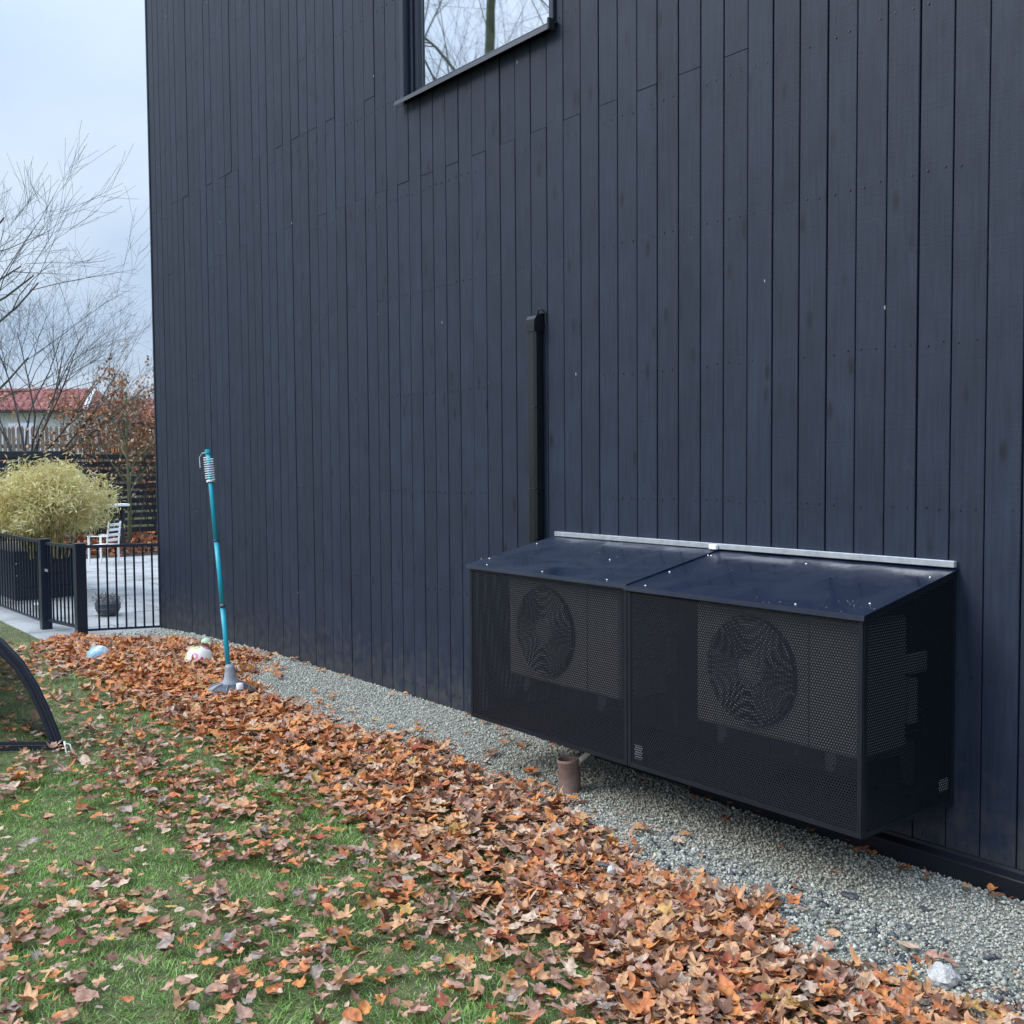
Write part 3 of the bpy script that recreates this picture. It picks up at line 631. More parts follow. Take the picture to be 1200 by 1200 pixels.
# ================================================================== SWINGBALL SET
sw = thing('swingball_set', (-6.37, -0.845, float(gz(-6.37, -.84)) + .012), 'teal garden swingball pole with white coil, leaning before the black wall on its grey base', 'garden toy')
lean = Vector((-0.285, 0.0, 1.535)); foot = Vector((0, 0, 0.0))
bp_ = MB(); wedge_w = MB()
for k in range(8):
    a0, a1 = k * math.pi / 4 + .2, (k + 1) * math.pi / 4 + .2
    prof = [(0.045, 0.075), (0.10, 0.062), (0.155, 0.03), (0.165, 0.0)]
    v = [(r * math.cos(a), r * math.sin(a), h) for r, h in prof for a in (a0, (a0 + a1) / 2, a1)]
    f = [(i * 3 + j, i * 3 + j + 1, (i + 1) * 3 + j + 1, (i + 1) * 3 + j)[::-1] for i in range(3) for j in range(2)]
    (wedge_w if k in (3, 4, 5, ) else bp_).add(v, f)
bp_.build('base', MAT['slateplastic'], sw); wedge_w.build('base_segment', MAT['greyplastic'], sw)
for k in range(8):
    a = k * math.pi / 4 + .2
    MB().tube([(.05 * math.cos(a), .05 * math.sin(a), .078), (.10 * math.cos(a), .10 * math.sin(a), .066), (.157 * math.cos(a), .157 * math.sin(a), .033)], .003, 4).build('base_rib', MAT['greyplastic'], sw)
MB().lathe([(0.060, 0.070), (0.055, 0.085), (0.040, 0.10), (0.030, 0.17), (0.026, 0.19), (.0001, .19)]).build('pole_socket', MAT['greyplastic'], sw, True)
MB().lathe([(0.022, 0.05), (0.022, 0.080), (0.018, 0.087), (0.0001, 0.089)], (0.11, 0.015, 0), 16).build('filler_cap', MAT['white'], sw, True)
pt = lambda t: foot + lean * t
def seg(t0, t1, r, name, m, n=16):
    return MB().tube([pt(t0), pt((t0 + t1) / 2) + Vector((0.006, 0, 0)) * (1 if t0 < .5 else 0), pt(t1)], r, n).build(name, m, sw, True)
seg(.10, .36, .0160, 'pole', MAT['teal']); seg(.36, .63, .0155, 'pole', MAT['teal']); seg(.63, 1.0, .0150, 'pole', MAT['teal'])
for t in (.36, .63, .875): seg(t - .003, t + .003, .0195, 'pole_joint', MAT['slateplastic'])
hel = [pt(.885 + .095 * i / 150) + Vector((.030 * math.cos(i * 2 * math.pi / 15), .030 * math.sin(i * 2 * math.pi / 15), 0)) for i in range(151)]
MB().tube(hel, .0032, 5).build('coil', MAT['white'], sw, True)
MB().tube([pt(.875), pt(.884)], .026, 12).build('coil_stop', MAT['white'], sw); MB().tube([pt(.995), pt(1.012)], .019, 12).build('top_cap', MAT['teal'], sw)
MB().tube([pt(1.0), pt(1.0) + Vector((-.045, -.02, -.004)), pt(1.0) + Vector((-.07, -.03, -.03)), pt(1.0) + Vector((-.06, -.03, -.10))], .0022, 5).build('line_hook', MAT['white'], sw)

# ================================================================== BALLS
def ball(name, x, y, r, m, label, sink=.0):
    v = []; f = []; nu, nv = 28, 18
    for j in range(1, nv):
        for i in range(nu):
            a, t = 2 * math.pi * i / nu, math.pi * j / nv; v.append((r * math.sin(t) * math.cos(a), r * math.sin(t) * math.sin(a), r * math.cos(t)))
    v += [(0, 0, r), (0, 0, -r)]
    for j in range(nv - 2):
        for i in range(nu): f.append((j * nu + i, (j + 1) * nu + i, (j + 1) * nu + (i + 1) % nu, j * nu + (i + 1) % nu))
    for i in range(nu): f.append((len(v) - 2, i, (i + 1) % nu)); f.append((len(v) - 1, (nv - 2) * nu + (i + 1) % nu, (nv - 2) * nu + i))
    o = mesh_obj(name, v, f, m, None, True); o.location = (x, y, float(gz(x, y)) + r - sink); o.rotation_euler = (.7, .4, 1.1)
    return tag(o, label, 'ball')
ball('play_ball', -7.50, -0.60, .107, MAT['floral'], 'white play ball with pink and green flower print half sunk in leaves', .072)
ball('small_ball', -8.18, -0.27, .048, MAT['greenball'], 'small pale green ball lying on the leaves by the wall', -.004)
ball('play_ball', -8.25, -1.09, .088, MAT['blueball'], 'light blue and white ball in the leaves before the low gate', .055)

# ================================================================== POP-UP GOAL
g0 = Vector((-5.70, -2.045, 0.0)); gd = Vector((0, -1, 0)); gd = (Vector((-5.73, -2.337, 0)) - g0); gd.z = 0
gd = Vector((-0.616, -0.788, 0)).normalized()
goal = thing('popup_goal', g0 + Vector((0, 0, float(gz(g0.x, g0.y)))), 'navy pop-up football goal with fine black net, cut by the left edge', 'goal')
arch = [(-.0, .0), (.035, .10), (.075, .21), (.125, .325), (.20, .455), (.30, .565), (.42, .65), (.56, .715), (.75, .76), (.95, .74), (1.15, .66), (1.32, .54), (1.45, .36), (1.54, .16), (1.58, 0)]
bk = Vector((-.788, .616, 0))
def ap(t, h, off=0.0): return gd * t + Vector((0, 0, h)) + bk * off
def strip(offs, wdt, name):
    v = []; f = []
    for j, (t, h) in enumerate(arch):
        a = Vector(arch[max(j - 1, 0)]); c = Vector(arch[min(j + 1, len(arch) - 1)]); d_ = (c - a).normalized(); nrm = Vector((d_.y, -d_.x))
        ring = 10
        for k in range(ring):
            an = 2 * math.pi * k / ring
            v.append(ap(t + nrm.x * math.cos(an) * wdt, max(h + nrm.y * math.cos(an) * wdt, 0), offs + math.sin(an) * .014))
        if j: f += [((j - 1) * ring + k, (j - 1) * ring + (k + 1) % ring, j * ring + (k + 1) % ring, j * ring + k) for k in range(ring)]
    return mesh_obj(name, v, f, MAT['sleeve'], goal, True)
strip(0, .018, 'sleeve')
arch_save = arch; arch = [(t * .94 + .045, h * .93) for t, h in arch]; strip(.03, .019, 'sleeve'); arch = arch_save
MB().tube([ap(t, h + .004, -.012) for t, h in arch], .004, 6).build('rod', MAT['rod'], goal)
nv_ = []; nf = []; NR = 8
for j, (t, h) in enumerate(arch):
    for k in range(NR):
        s_ = k / (NR - 1); tt = t * (1 - .06 * s_) + .045 * s_
        nv_.append(ap(t + (.79 - t) * s_ * .75, h * (1 - s_ ** 1.6) * .98 + .004, .03 + .62 * s_))
    if j: nf += [((j - 1) * NR + k, (j - 1) * NR + k + 1, j * NR + k + 1, j * NR + k) for k in range(NR - 1)]
mesh_obj('net', nv_, nf, MAT['net'], goal, True)
MB().box(0, 1.5, -.004, .004, .0, .045, mtx=Matrix.Translation((0, 0, 0)) @ Matrix.Rotation(math.atan2(gd.y, gd.x), 4, 'Z')).build('hem', MAT['sleeve'], goal)
MB().tube([ap(-.03, .03, -.03), ap(.4, .035, -.05), ap(1.0, .03, -.06)], .0055, 6).build('base_rod', MAT['rod'], goal)
MB().box(-.02, .012, -.02, .012, -.01, .055, b=.006).build('corner_clip', MAT['rod'], goal)
MB().tube([ap(-.02, .05, -.02), ap(-.035, .02, -.045), ap(-.05, -.01, -.07)], [.006, .004, .003], 6).build('strap', MAT['white'], goal)
MB().tube([ap(-.015, .04, -.01), ap(-.045, .03, -.01), ap(-.06, .0, -.03)], [.004, .004, .002], 6).build('strap', MAT['white'], goal)

# ================================================================== LOW METAL FENCE, POSTS AND GATE
FZ = -0.115
def post(x, y, wd, top, par=None):
    return MB().box(x - wd / 2, x + wd / 2, y - wd / 2, y + wd / 2, FZ - .02, top, b=.004)
def bars(par, a, c, n, top, bot, name='bar', r=.007):
    a = Vector(a); c = Vector(c)
    for i in range(n):
        p_ = a.lerp(c, (i + .5) / n)
        MB().box(p_.x - r, p_.x + r, p_.y - r, p_.y + r, bot, top).build(name, MAT['frame'], par)
def rail(a, c, z, t=.012, hh=.014):
    a = Vector((*a, z)); c = Vector((*c, z)); d_ = c - a; ang = math.atan2(d_.y, d_.x)
    return MB().box(0, d_.length, -t, t, -hh, hh, mtx=Matrix.Translation(a) @ Matrix.Rotation(ang, 4, 'Z'))
P1 = (-10.22, -0.655); P2 = (-11.0, -0.765); PL = (-14.4, -0.86); PR = (-9.975, -0.005)
fR = thing('metal_fence', (0, 0, 0), 'short black bar fence between the gate post and the corner of the black house', 'fence')
rail(P1, PR, .735).build('rail', MAT['frame'], fR); rail(P1, PR, -.045, .008, .010).build('rail', MAT['frame'], fR)
bars(fR, (P1[0] + .04, P1[1] + .11), (PR[0], PR[1] - .02), 7, .735, -.045)
post(*P1, .095, .77).build('post', MAT['frame'], fR)
gt = thing('metal_gate', (0, 0, 0), 'narrow black bar gate between two square posts, closed', 'gate')
ga = (P1[0] - .06, P1[1] - .005); gb = (P2[0] + .06, P2[1] + .005)
rail(ga, gb, .73).build('rail', MAT['frame'], gt); rail(ga, gb, -.02, .012, .014).build('rail', MAT['frame'], gt); bars(gt, ga, gb, 8, .73, -.02)
MB().box(gb[0] + .0, gb[0] + .1, gb[1] - .022, gb[1] - .014, .46, .485).build('latch', MAT['alu'], gt)
fL = thing('metal_fence', (0, 0, 0), 'longer black bar fence left of the gate, in front of the yellow bamboo', 'fence')
post(*P2, .095, .775).build('post', MAT['frame'], fL)
rail(P2, PL, .74).build('rail', MAT['frame'], fL); rail(P2, PL, -.05, .008, .010).build('rail', MAT['frame'], fL); bars(fL, (P2[0] - .07, P2[1]), PL, 32, .74, -.05)
post(*PL, .095, .775).build('post', MAT['frame'], fL)

# ================================================================== THINGS ON THE TERRACE
TZ = -0.115
pl = thing('planter_box', (-14.75, -0.12, TZ), 'dark navy wooden planter box holding the yellow bamboo', 'planter')
for i in range(4):
    z0 = .01 + i * .145
    MB().box(-1.6, 1.25, -.36, -.335, z0, z0 + .138, b=.003).build('board', MAT['slatebox'], pl)
    MB().box(1.251, 1.275, -.36, .36, z0, z0 + .138, b=.003).build('board', MAT['slatebox'], pl)
    MB().box(-1.6, 1.25, .335, .36, z0, z0 + .138, b=.003).build('board', MAT['slatebox'], pl)
MB().box(-1.58, 1.24, -.33, .33, .45, .53).build('soil', MAT['soil'], pl)
# bamboo shrub: canes and thousands of narrow leaves
bam = thing('bamboo_shrub', (-13.25, -0.12, TZ + .5), 'bushy pale yellow green bamboo shrub spilling over the low black fence', 'shrub')
cn = MB(); tips = []
for i in range(90):
    a = rnd.uniform(0, 2 * math.pi); r0 = rnd.uniform(0, .25); b0 = Vector((r0 * math.cos(a) - rnd.uniform(0, .5), r0 * math.sin(a), 0))
    sp = rnd.uniform(.1, .78); hgt = rnd.uniform(.6, 1.12) * (1.08 - .42 * sp)
    p1 = b0 + Vector((math.cos(a) * sp * .35, math.sin(a) * sp * .35, hgt * .6)); p2 = b0 + Vector((math.cos(a) * sp * .7, math.sin(a) * sp * .7, hgt)); p3 = b0 + Vector((math.cos(a) * sp * 1.1, math.sin(a) * sp * 1.0, hgt * .8))
    cn.tube([b0, p1, p2, p3], [.006, .005, .003, .0015], 4, False); tips += [(b0, p1, p2, p3)]
cn.build('canes', MAT['straw'], bam)
def leaf_cloud(name, centres, ln, wd, mats, par, droop=-.3, smooth=False):
    n = len(centres); C_ = np.asarray(centres)
    d_ = rng.normal(size=(n, 3)); d_[:, 2] += droop; d_ /= np.linalg.norm(d_, axis=1)[:, None]
    s_ = np.cross(d_, rng.normal(size=(n, 3))); s_ /= np.linalg.norm(s_, axis=1)[:, None]
    ll = ln * rng.uniform(.6, 1.3, n)[:, None]; ww = wd * rng.uniform(.7, 1.2, n)[:, None]
    V = np.stack([C_, C_ + d_ * ll * .4 + s_ * ww, C_ + d_ * ll + np.array([0, 0, -.15]) * ll, C_ + d_ * ll * .4 - s_ * ww], 1).reshape(-1, 3)
    F = (np.arange(n)[:, None] * 4 + np.arange(4)[None])
    return fast_obj(name, V, F, mats, rng.integers(0, len(mats), n), par)
cs = []
for _ in range(27000):
    b0, p1, p2, p3 = rnd.choice(tips); t = rnd.random() ** .8
    p_ = p1.lerp(p2, t * 2) if t < .5 else p2.lerp(p3, t * 2 - 1)
    cs.append(p_ + Vector((rnd.gauss(0, .075), rnd.gauss(0, .075), rnd.gauss(0, .07))))
o = leaf_cloud('foliage', cs, .09, .008, BAMM, bam); o['kind'] = 'stuff'
# garden chair, side on, white
def chair(x, y, rz, label):
    c_ = thing('garden_chair', (x, y, TZ), label, 'chair', None, rz)
    for sx, hh in ((-.22, .62), (.22, .60)):
        for sy in (-.21, .21):
            top = .62 if sx < 0 else .40
            MB().box(sx - .018, sx + .018, sy - .018, sy + .018, 0, top if sx < 0 else .40, b=.003).build('leg', MAT['white'], c_)
    for k in range(6): MB().box(-.20 + k * .07, -.142 + k * .07, -.23, .23, .40, .42).build('seat_slat', MAT['white'], c_)
    for sy in (-.21, .21):
        MB().tube([(.23, sy, .40), (.25, sy, .62), (.29, sy, .92)], .02, 6).build('back_post', MAT['white'], c_)
        MB().box(-.25, .27, sy - .025, sy + .025, .60, .62).build('armrest', MAT['white'], c_)
    for k in range(4): MB().box(.235 + k * .018, .255 + k * .018, -.20, .20, .50 + k * .11, .555 + k * .11).build('back_slat', MAT['white'], c_)
    return c_
chair(-17.55, 1.80, R_(38), 'white slatted garden chair on the slabs right of the yellow bamboo').scale = (.74, .74, .74)
chair(-17.2, -0.35, R_(200), 'white garden chair mostly hidden behind the left end of the yellow bamboo')
# low wire-basket pot
pot = thing('wire_pot', (-11.55, 0.0, TZ), 'round grey wire basket pot with dry plants behind the gate post', 'pot'); pot.scale = (.8, .8, .9)
MB().lathe([(.11, 0), (.155, .07), (.165, .13), (.14, .19), (.13, .19), (.10, .15), (.0001, .14)], n=20).build('pot_body', MAT['slateplastic'], pot, True)
wr = MB()
for z, r in ((.03, .135), (.09, .165), (.15, .17), (.20, .15)): wr.tube([(r * math.cos(t * math.pi / 10), r * math.sin(t * math.pi / 10), z) for t in range(21)], .004, 4, False)
wr.build('wire', MAT['grille'], pot)
o = leaf_cloud('dry_stems', [(rnd.gauss(0, .09), rnd.gauss(0, .09), .17 + rnd.random() * .06) for _ in range(260)], .07, .005, [MAT['grille'], MAT['picket']], pot, .3)
bk_ = thing('bucket', (-11.75, -.62, TZ), 'small white tub behind the bars left of the gate', 'tub')
MB().lathe([(.065, 0), (.08, .15), (.085, .15), (.085, .165), (.075, .165), (.06, .02), (.0001, .02)], n=18).build('tub_body', MAT['white'], bk_, True)
MB().tube([(-.082, 0, .15), (-.05, 0, .10), (0, .0, .085), (.05, 0, .10), (.082, 0, .15)], .003, 5).build('handle', MAT['alu'], bk_)
# white board leaning along the slat fence
bx_ = rng.uniform(-22, -18.7, 5200); by_ = rng.uniform(.9, 5.6, 5200); hb_ = .22 * np.clip((-18.6 - bx_) / .8, 0, 1)
VL = []; 
o = leaf_cloud('leaf_bed', np.stack([bx_, by_, TZ + hb_ * (.6 + .5 * rng.random(5200)) + .01], -1), .11, .045, [LEAFM[0], LEAFM[1], LEAFM[9], LEAFM[4], LEAFM[6]], None, -.2); tag(o, 'reddish brown leaves banked up under the dark slat fence', 'leaves', kind='stuff')
tag(MB().add([(-22, .8, -.2), (-18.6, .8, -.113), (-18.6, 5.7, -.113), (-22, 5.7, -.2), (-22, .8, .04), (-19.3, .8, .03), (-19.3, 5.7, .03), (-22, 5.7, .04)], [(4, 5, 6, 7), (1, 2, 6, 5), (0, 1, 5, 4), (2, 3, 7, 6), (3, 0, 4, 7)]).build('planting_bed', MAT['soil']), kind='structure')
tb = thing('garden_bench', (-19.1, 3.0, TZ), 'pale bench plank seen end to end before the dark slat fence', 'bench')
MB().box(-.15, .15, -1.35, -.30, .86, .90, b=.004).build('seat', MAT['white'], tb)
for yy in (-1.25, -.40): MB().box(-.12, .12, yy - .02, yy + .02, 0, .86).build('leg', MAT['darkslat'], tb)

# ================================================================== DARK SLAT FENCE
sf = thing('slat_fence', (-20.3, 0, -.2), 'dark horizontal slat fence across the back of the terrace', 'fence')
for i, ys_ in enumerate((-4.3, -1.1, 2.1, 5.3)):
    MB().box(-.06, .06, ys_ - .06, ys_ + .06, 0, 1.93, b=.004).build('post', MAT['darkslat'], sf)
for seg_i, (ya, yb) in enumerate(((-4.24, -1.16), (-1.04, 2.04), (2.16, 5.24))):
    for k in range(13):
        z0 = .12 + k * .138
        MB().box(-.015, .015, ya, yb, z0, z0 + (.115 if seg_i < 2 else .095), b=.003).build('slat', MAT['darkslat'], sf)
    if seg_i < 2: MB().box(.016, .045, ya, yb, 1.80, 1.93, b=.003).build('top_board', MAT['darkslat'], sf)

# ================================================================== PICKET FENCE
pf = thing('picket_fence', (-25.0, 3.0, .55), 'tall weathered grey picket fence behind the dark slat fence', 'fence')
dir_ = Vector((0.616, 0.788, 0)); o = None
pk = MB().box(-.036, .036, -.01, .01, 0, 1.74).add([(-.036, -.01, 1.74), (.036, -.01, 1.74), (.036, .01, 1.74), (-.036, .01, 1.74), (0, -.01, 1.80), (0, .01, 1.80)], [(0, 1, 4), (2, 3, 5), (0, 4, 5, 3), (1, 2, 5, 4)]).build('picket', MAT['picket'], pf)
ang = math.atan2(dir_.y, dir_.x); first = True
for i in range(-40, 34):
    p_ = dir_ * (i * .105)
    o = pk if first else pk.copy()
    if not first: COL.objects.link(o)
    first = False
    o.location = (p_.x, p_.y, rnd.uniform(-.02, .01)); o.rotation_euler = (rnd.uniform(-.01, .01), rnd.uniform(-.012, .012), ang)
for z in (.35, 1.30):
    MB().box(-4.3, 3.5, .012, .05, z, z + .09, mtx=Matrix.Rotation(ang, 4, 'Z')).build('rail', MAT['picket'], pf)

# ================================================================== FAR HOUSES
def far_house(name, c0, length, depth, eave, ridge, gnd_z, label, hip=1.0, wallm='render'):
    """c0: left end of the near eave line; runs along dir_ to the right; depth goes away"""
    hs = thing(name, (c0[0], c0[1], gnd_z), label, 'house', None, ang)
    MB().box(.4, length - .4, .4, depth - .4, 0, eave - gnd_z).build('wall', MAT[wallm], hs)
    e_, r_ = eave - gnd_z, ridge - gnd_z; m2 = depth / 2
    rf = MB().add([(0, 0, e_), (length, 0, e_), (length, depth, e_), (0, depth, e_), (hip, m2, r_), (length - hip, m2, r_)], [(0, 1, 5, 4), (1, 2, 5), (2, 3, 4, 5), (3, 0, 4), (0, 3, 2, 1)]).build('roof', MAT['rtile'], hs)
    # courses of tiles standing proud on the near slope, and ridge tiles
    tl = MB(); nc = 9; sl_ = Vector((0, m2, r_ - e_))
    for c_ in range(nc):
        t0, t1 = c_ / nc, (c_ + 1) / nc
        xa0, xb0 = hip * t0, length - hip * t0; nt_ = int((xb0 - xa0) / .30)
        for i in range(nt_):
            x = xa0 + (i + .5) * (xb0 - xa0) / nt_; wv = .12; y0, y1 = m2 * t0 - .04, m2 * t1; za, zb = e_ + (r_ - e_) * t0, e_ + (r_ - e_) * t1; h_ = rnd.uniform(.05, .08)
            tl.add([(x - wv, y0, za + .01), (x, y0, za + h_ + .04), (x + wv, y0, za + .01), (x - wv, y1, zb + .005), (x, y1, zb + h_), (x + wv, y1, zb + .005)], [(0, 1, 4, 3), (1, 2, 5, 4), (0, 2, 1)])
    o = tl.build('tiles', MAT['rtile'], rf); o['kind'] = 'stuff'
    MB().box(0, length, -.10, -.01, e_ - .12, e_ - .01).build('gutter', MAT['darkslat'], hs)
    MB().tube([(length + .02, -.03, e_ + .05), (length - hip, m2, r_ + .06)], .09, 6).build('hip_trim', MAT['white'], hs)
    for i in range(2):
        wx = length * (.25 + .35 * i)
        wn = MB().box(wx, wx + 1.3, .37, .399, e_ - 1.5, e_ - .45).build('window', MAT['white'], hs)
        MB().box(wx + .08, wx + 1.22, .36, .369, e_ - 1.42, e_ - .53).build('pane', MAT['pane'], wn)
    MB().box(length * .3, length * .3 + .5, m2 - .25, m2 + .25, r_ - .2, r_ + .5).build('chimney', MAT['slate'], hs) if name == 'x' else None
    return hs
h1 = far_house('white_house', (-51.0, 3.0, 0), 8.6, 5.0, 3.72, 4.75, .6, 'white rendered house with red tiled roof behind the picket fence, at the left edge', .55)
h2 = far_house('grey_house', (-57.6, 9.6, 0), 14, 6.0, 3.55, 4.85, .6, 'grey house under a red tiled roof further back, right of the white one', .8, 'picket')

# ================================================================== TREES
def grow(V, F, p0, d0, r0, length, depth, up, spread, maxd, rr, seg=4, kids=(3, 5), shrink=.62, wob=.09):
    """tapered, wandering branch with side branches; arrays of ring verts and quads"""
    p_ = Vector(p0); d_ = Vector(d0).normalized(); n = 3 if depth > 1 else (5 if depth == 0 and r0 > .03 else 4)
    ns = seg if depth else seg + 2; pts = [p_.copy()]; dirs = [d_.copy()]
    for i in range(ns):
        d_ = (d_ + Vector((rr.gauss(0, wob), rr.gauss(0, wob), rr.gauss(0, wob) + up))).normalized(); p_ = p_ + d_ * (length / ns); pts.append(p_.copy()); dirs.append(d_.copy())
    base = len(V)
    for i, (q, dd) in enumerate(zip(pts, dirs)):
        r = max(r0 * (1 - .72 * i / ns), .0016)
        a = dd.orthogonal().normalized(); b_ = dd.cross(a)
        for k in range(n):
            t = 2 * math.pi * k / n; V.append(q + (a * math.cos(t) + b_ * math.sin(t)) * r)
        if i: F += [(base + (i - 1) * n + k, base + (i - 1) * n + (k + 1) % n, base + i * n + (k + 1) % n, base + i * n + k) for k in range(n)]
    if depth >= maxd: return
    nk = rr.randint(*kids) + (1 if depth == 0 else 0)
    for k in range(nk):
        t = rr.uniform(.25, 1.0) if depth else rr.uniform(.35, 1.0); i = min(int(t * ns), ns - 1); q = pts[i].lerp(pts[i + 1], t * ns - i)
        ax = dirs[i].orthogonal().normalized(); ax.rotate(Matrix.Rotation(rr.uniform(0, 2 * math.pi), 3, dirs[i]))
        nd = dirs[i].copy(); nd.rotate(Matrix.Rotation(rr.uniform(.6, 1.15) * spread, 3, ax)); 
        grow(V, F, q, nd, r0 * (1 - .72 * t) * rr.uniform(.45, .7), length * shrink * rr.uniform(.75, 1.2), depth + 1, up, spread, maxd, rr, max(seg - 1, 3), kids, shrink, wob)
def tree(name, loc, label, stems, maxd, barkm, seed, cat='tree', up=.05, spread=.8, kids=(3, 5), shrink=.62, trunk=None, leaves=None):
    rr = random.Random(seed); t_ = thing(name, loc, label, cat)
    if trunk:
        tm = MB(); pts = [Vector(q) for q, _ in trunk]; tm.tube(pts, [r for _, r in trunk], 12, False); tm.build('trunk', barkm, t_, True)
    V = []; F = []
    for (p0, d0, r0, ln) in stems: grow(V, F, p0, d0, r0, ln, 0, up, spread, maxd, rr, 5, kids, shrink)
    me = mesh_obj('crown', V, F, barkm, t_)
    if leaves:
        n, ln, wd, mats, zmin = leaves; VV = [v for v in V if v.z > zmin]
        cs_ = [tuple(rr.choice(VV) + Vector((rr.gauss(0, .03), rr.gauss(0, .03), rr.gauss(0, .03)))) for _ in range(n)]
        o = leaf_cloud('dry_leaves', cs_, ln, wd, mats, t_, -.5); o['kind'] = 'stuff'
    return t_
# big bare tree standing just outside the left edge; its limbs reach into view
rr0 = random.Random(3)
st_ = []
for h_, a_, ln in ((1.5, 40, 2.7), (2.1, 70, 2.8), (2.6, 20, 2.9), (3.1, 55, 2.6), (3.4, 90, 2.1), (2.4, -60, 2.4), (3.2, 150, 2.2), (3.8, -110, 1.8), (4.0, 200, 1.6), (2.9, 5, 2.0)):
    st_.append(((.05 * math.cos(R_(a_)), .05 * math.sin(R_(a_)), h_), (math.cos(R_(a_)), math.sin(R_(a_)), .30), .034, ln))
tree('bare_tree', (-15.2, -1.85, -.14), 'tall leafless tree beyond the left edge, long thin branches reaching into the sky', st_, 3, MAT['bark'], 21,
     trunk=[((0, 0, -.1), .17), ((.02, .03, 1.5), .14), ((0, .02, 3.2), .11), ((-.03, 0, 4.2), .06), ((0, 0, 5.3), .02)], up=.07, spread=.7, kids=(3, 5), shrink=.55)
# multi-stemmed tree fanning out to the right behind the slat fence
fan_ = []
for a_, el, ln in ((52, 70, 3.0), (50, 60, 3.2), (55, 50, 3.2), (48, 40, 2.8), (60, 78, 3.2), (30, 66, 2.8), (80, 60, 2.9), (240, 75, 2.8), (120, 70, 2.8), (55, 33, 2.2), (230, 60, 2.6), (45, 82, 3.0)):
    fan_.append(((rnd.uniform(-.1, .1), rnd.uniform(-.1, .1), .9), (math.cos(R_(a_)) * math.cos(R_(el)), math.sin(R_(a_)) * math.cos(R_(el)), math.sin(R_(el))), .028, ln))
tree('multi_stem_tree', (-23.0, 1.95, .3), 'leafless multi-stemmed tree fanning out above the picket fence', fan_, 3, MAT['bark'], 33, trunk=[((0, 0, -.1), .12), ((0, 0, .5), .11), ((0, 0, .95), .07)], up=.03, spread=.62, kids=(4, 6), shrink=.52)
# small tree on the terrace edge with brown leaves beyond it
brl = [LEAFM[0], LEAFM[2], LEAFM[1], LEAFM[9], LEAFM[8], LEAFM[2]]
sm = [((0, 0, .8 + .25 * k), (math.cos(k * 2.4), math.sin(k * 2.4), .9), .018, 1.0 - .05 * k) for k in range(8)]
tree('small_tree', (-19.5, 2.85, -.2), 'slender bare young tree growing against the dark slat fence near the house corner', sm, 3, MAT['barkgreen'], 5, trunk=[((0, 0, 0), .04), ((.02, .02, 1.0), .033), ((0, 0, 2.0), .022), ((0, .02, 3.0), .008)], up=.06, spread=.8, kids=(3, 4), shrink=.6, leaves=(120, .06, .02, brl, .3))
def bush(x, y, z, hh, rad, seed, nl, label, name='hornbeam_bush'):
    rr = random.Random(seed)
    ss = [((rr.uniform(-.15, .15), rr.uniform(-.15, .15), 0), (rr.gauss(0, .28), rr.gauss(0, .28), 1), .016, hh * rr.uniform(.7, 1.0)) for _ in range(14)]
    return tree(name, (x, y, z), label, ss, 2, MAT['twigbrown'], seed, 'shrub', .03, .7, (6, 9), .38, leaves=(nl, .075, .034, brl, .35))
bush(-22.3, 4.25, -.1, 3.0, .8, 51, 2600, 'tall russet leaved bush beside the corner of the black house')
bush(-22.6, 3.55, -.1, 2.75, .8, 52, 1600, 'thin brown bush with few leaves in front of the picket fence')
bush(-21.6, 5.1, -.1, 3.1, .8, 53, 1800, 'rust brown bush half hidden behind the black house corner')
# climbing bare twigs on the slat fence
tw = thing('climber', (-20.15, 3.6, -.1), 'leafless climber with a few dry leaves spread on the dark slats', 'plant')
V = []; F = []; rr = random.Random(9)
for k in range(22): grow(V, F, (rr.uniform(-.05, .08), rr.uniform(-1.5, 1.3), rr.uniform(0, .3)), (0, rr.gauss(0, .25), 1), .009, rr.uniform(1.2, 1.8), 0, .02, .8, 2, rr, 4, (4, 6), .4)
V = [Vector((max(min(v.x, .22), .0), v.y, v.z)) for v in V]
mesh_obj('stems', V, F, MAT['twigbrown'], tw); o = leaf_cloud('dry_leaves', [tuple(rr.choice(V)) for _ in range(500)], .06, .022, brl, tw); o['kind'] = 'stuff'
# trees at the far side of the garden, seen only as a reflection in the window
def back_tree(x, y, seed, hh, lbl, r=.2):
    rr = random.Random(seed); ss = []
    for k in range(13):
        z = hh * (.28 + .052 * k); a = k * 2.4 + rr.random(); ss.append(((0, 0, z), (math.cos(a), math.sin(a), .75), r * .24 * (1 - .045 * k), hh * .36 * (1 - .035 * k)))
    tree('garden_tree', (x, y, -.15), lbl, ss, 3, MAT['barkgreen'], seed, up=.05, spread=.8, kids=(3, 5), shrink=.55,
         trunk=[((0, 0, 0), r * 1.2), ((.1, .05, hh * .3), r), ((0, .1, hh * .6), r * .6), ((.05, 0, hh), r * .1)])
back_tree(-12.35, -5.75, 61, 11, 'mossy trunked bare tree reflected in the upper window', .15)
back_tree(-16.5, -7.0, 62, 11, 'bare tree further back on the lawn reflected in the upper window', .14)
back_tree(-14.6, -9.6, 63, 12, 'bare tree at the far edge of the lawn reflected in the upper window', .15)

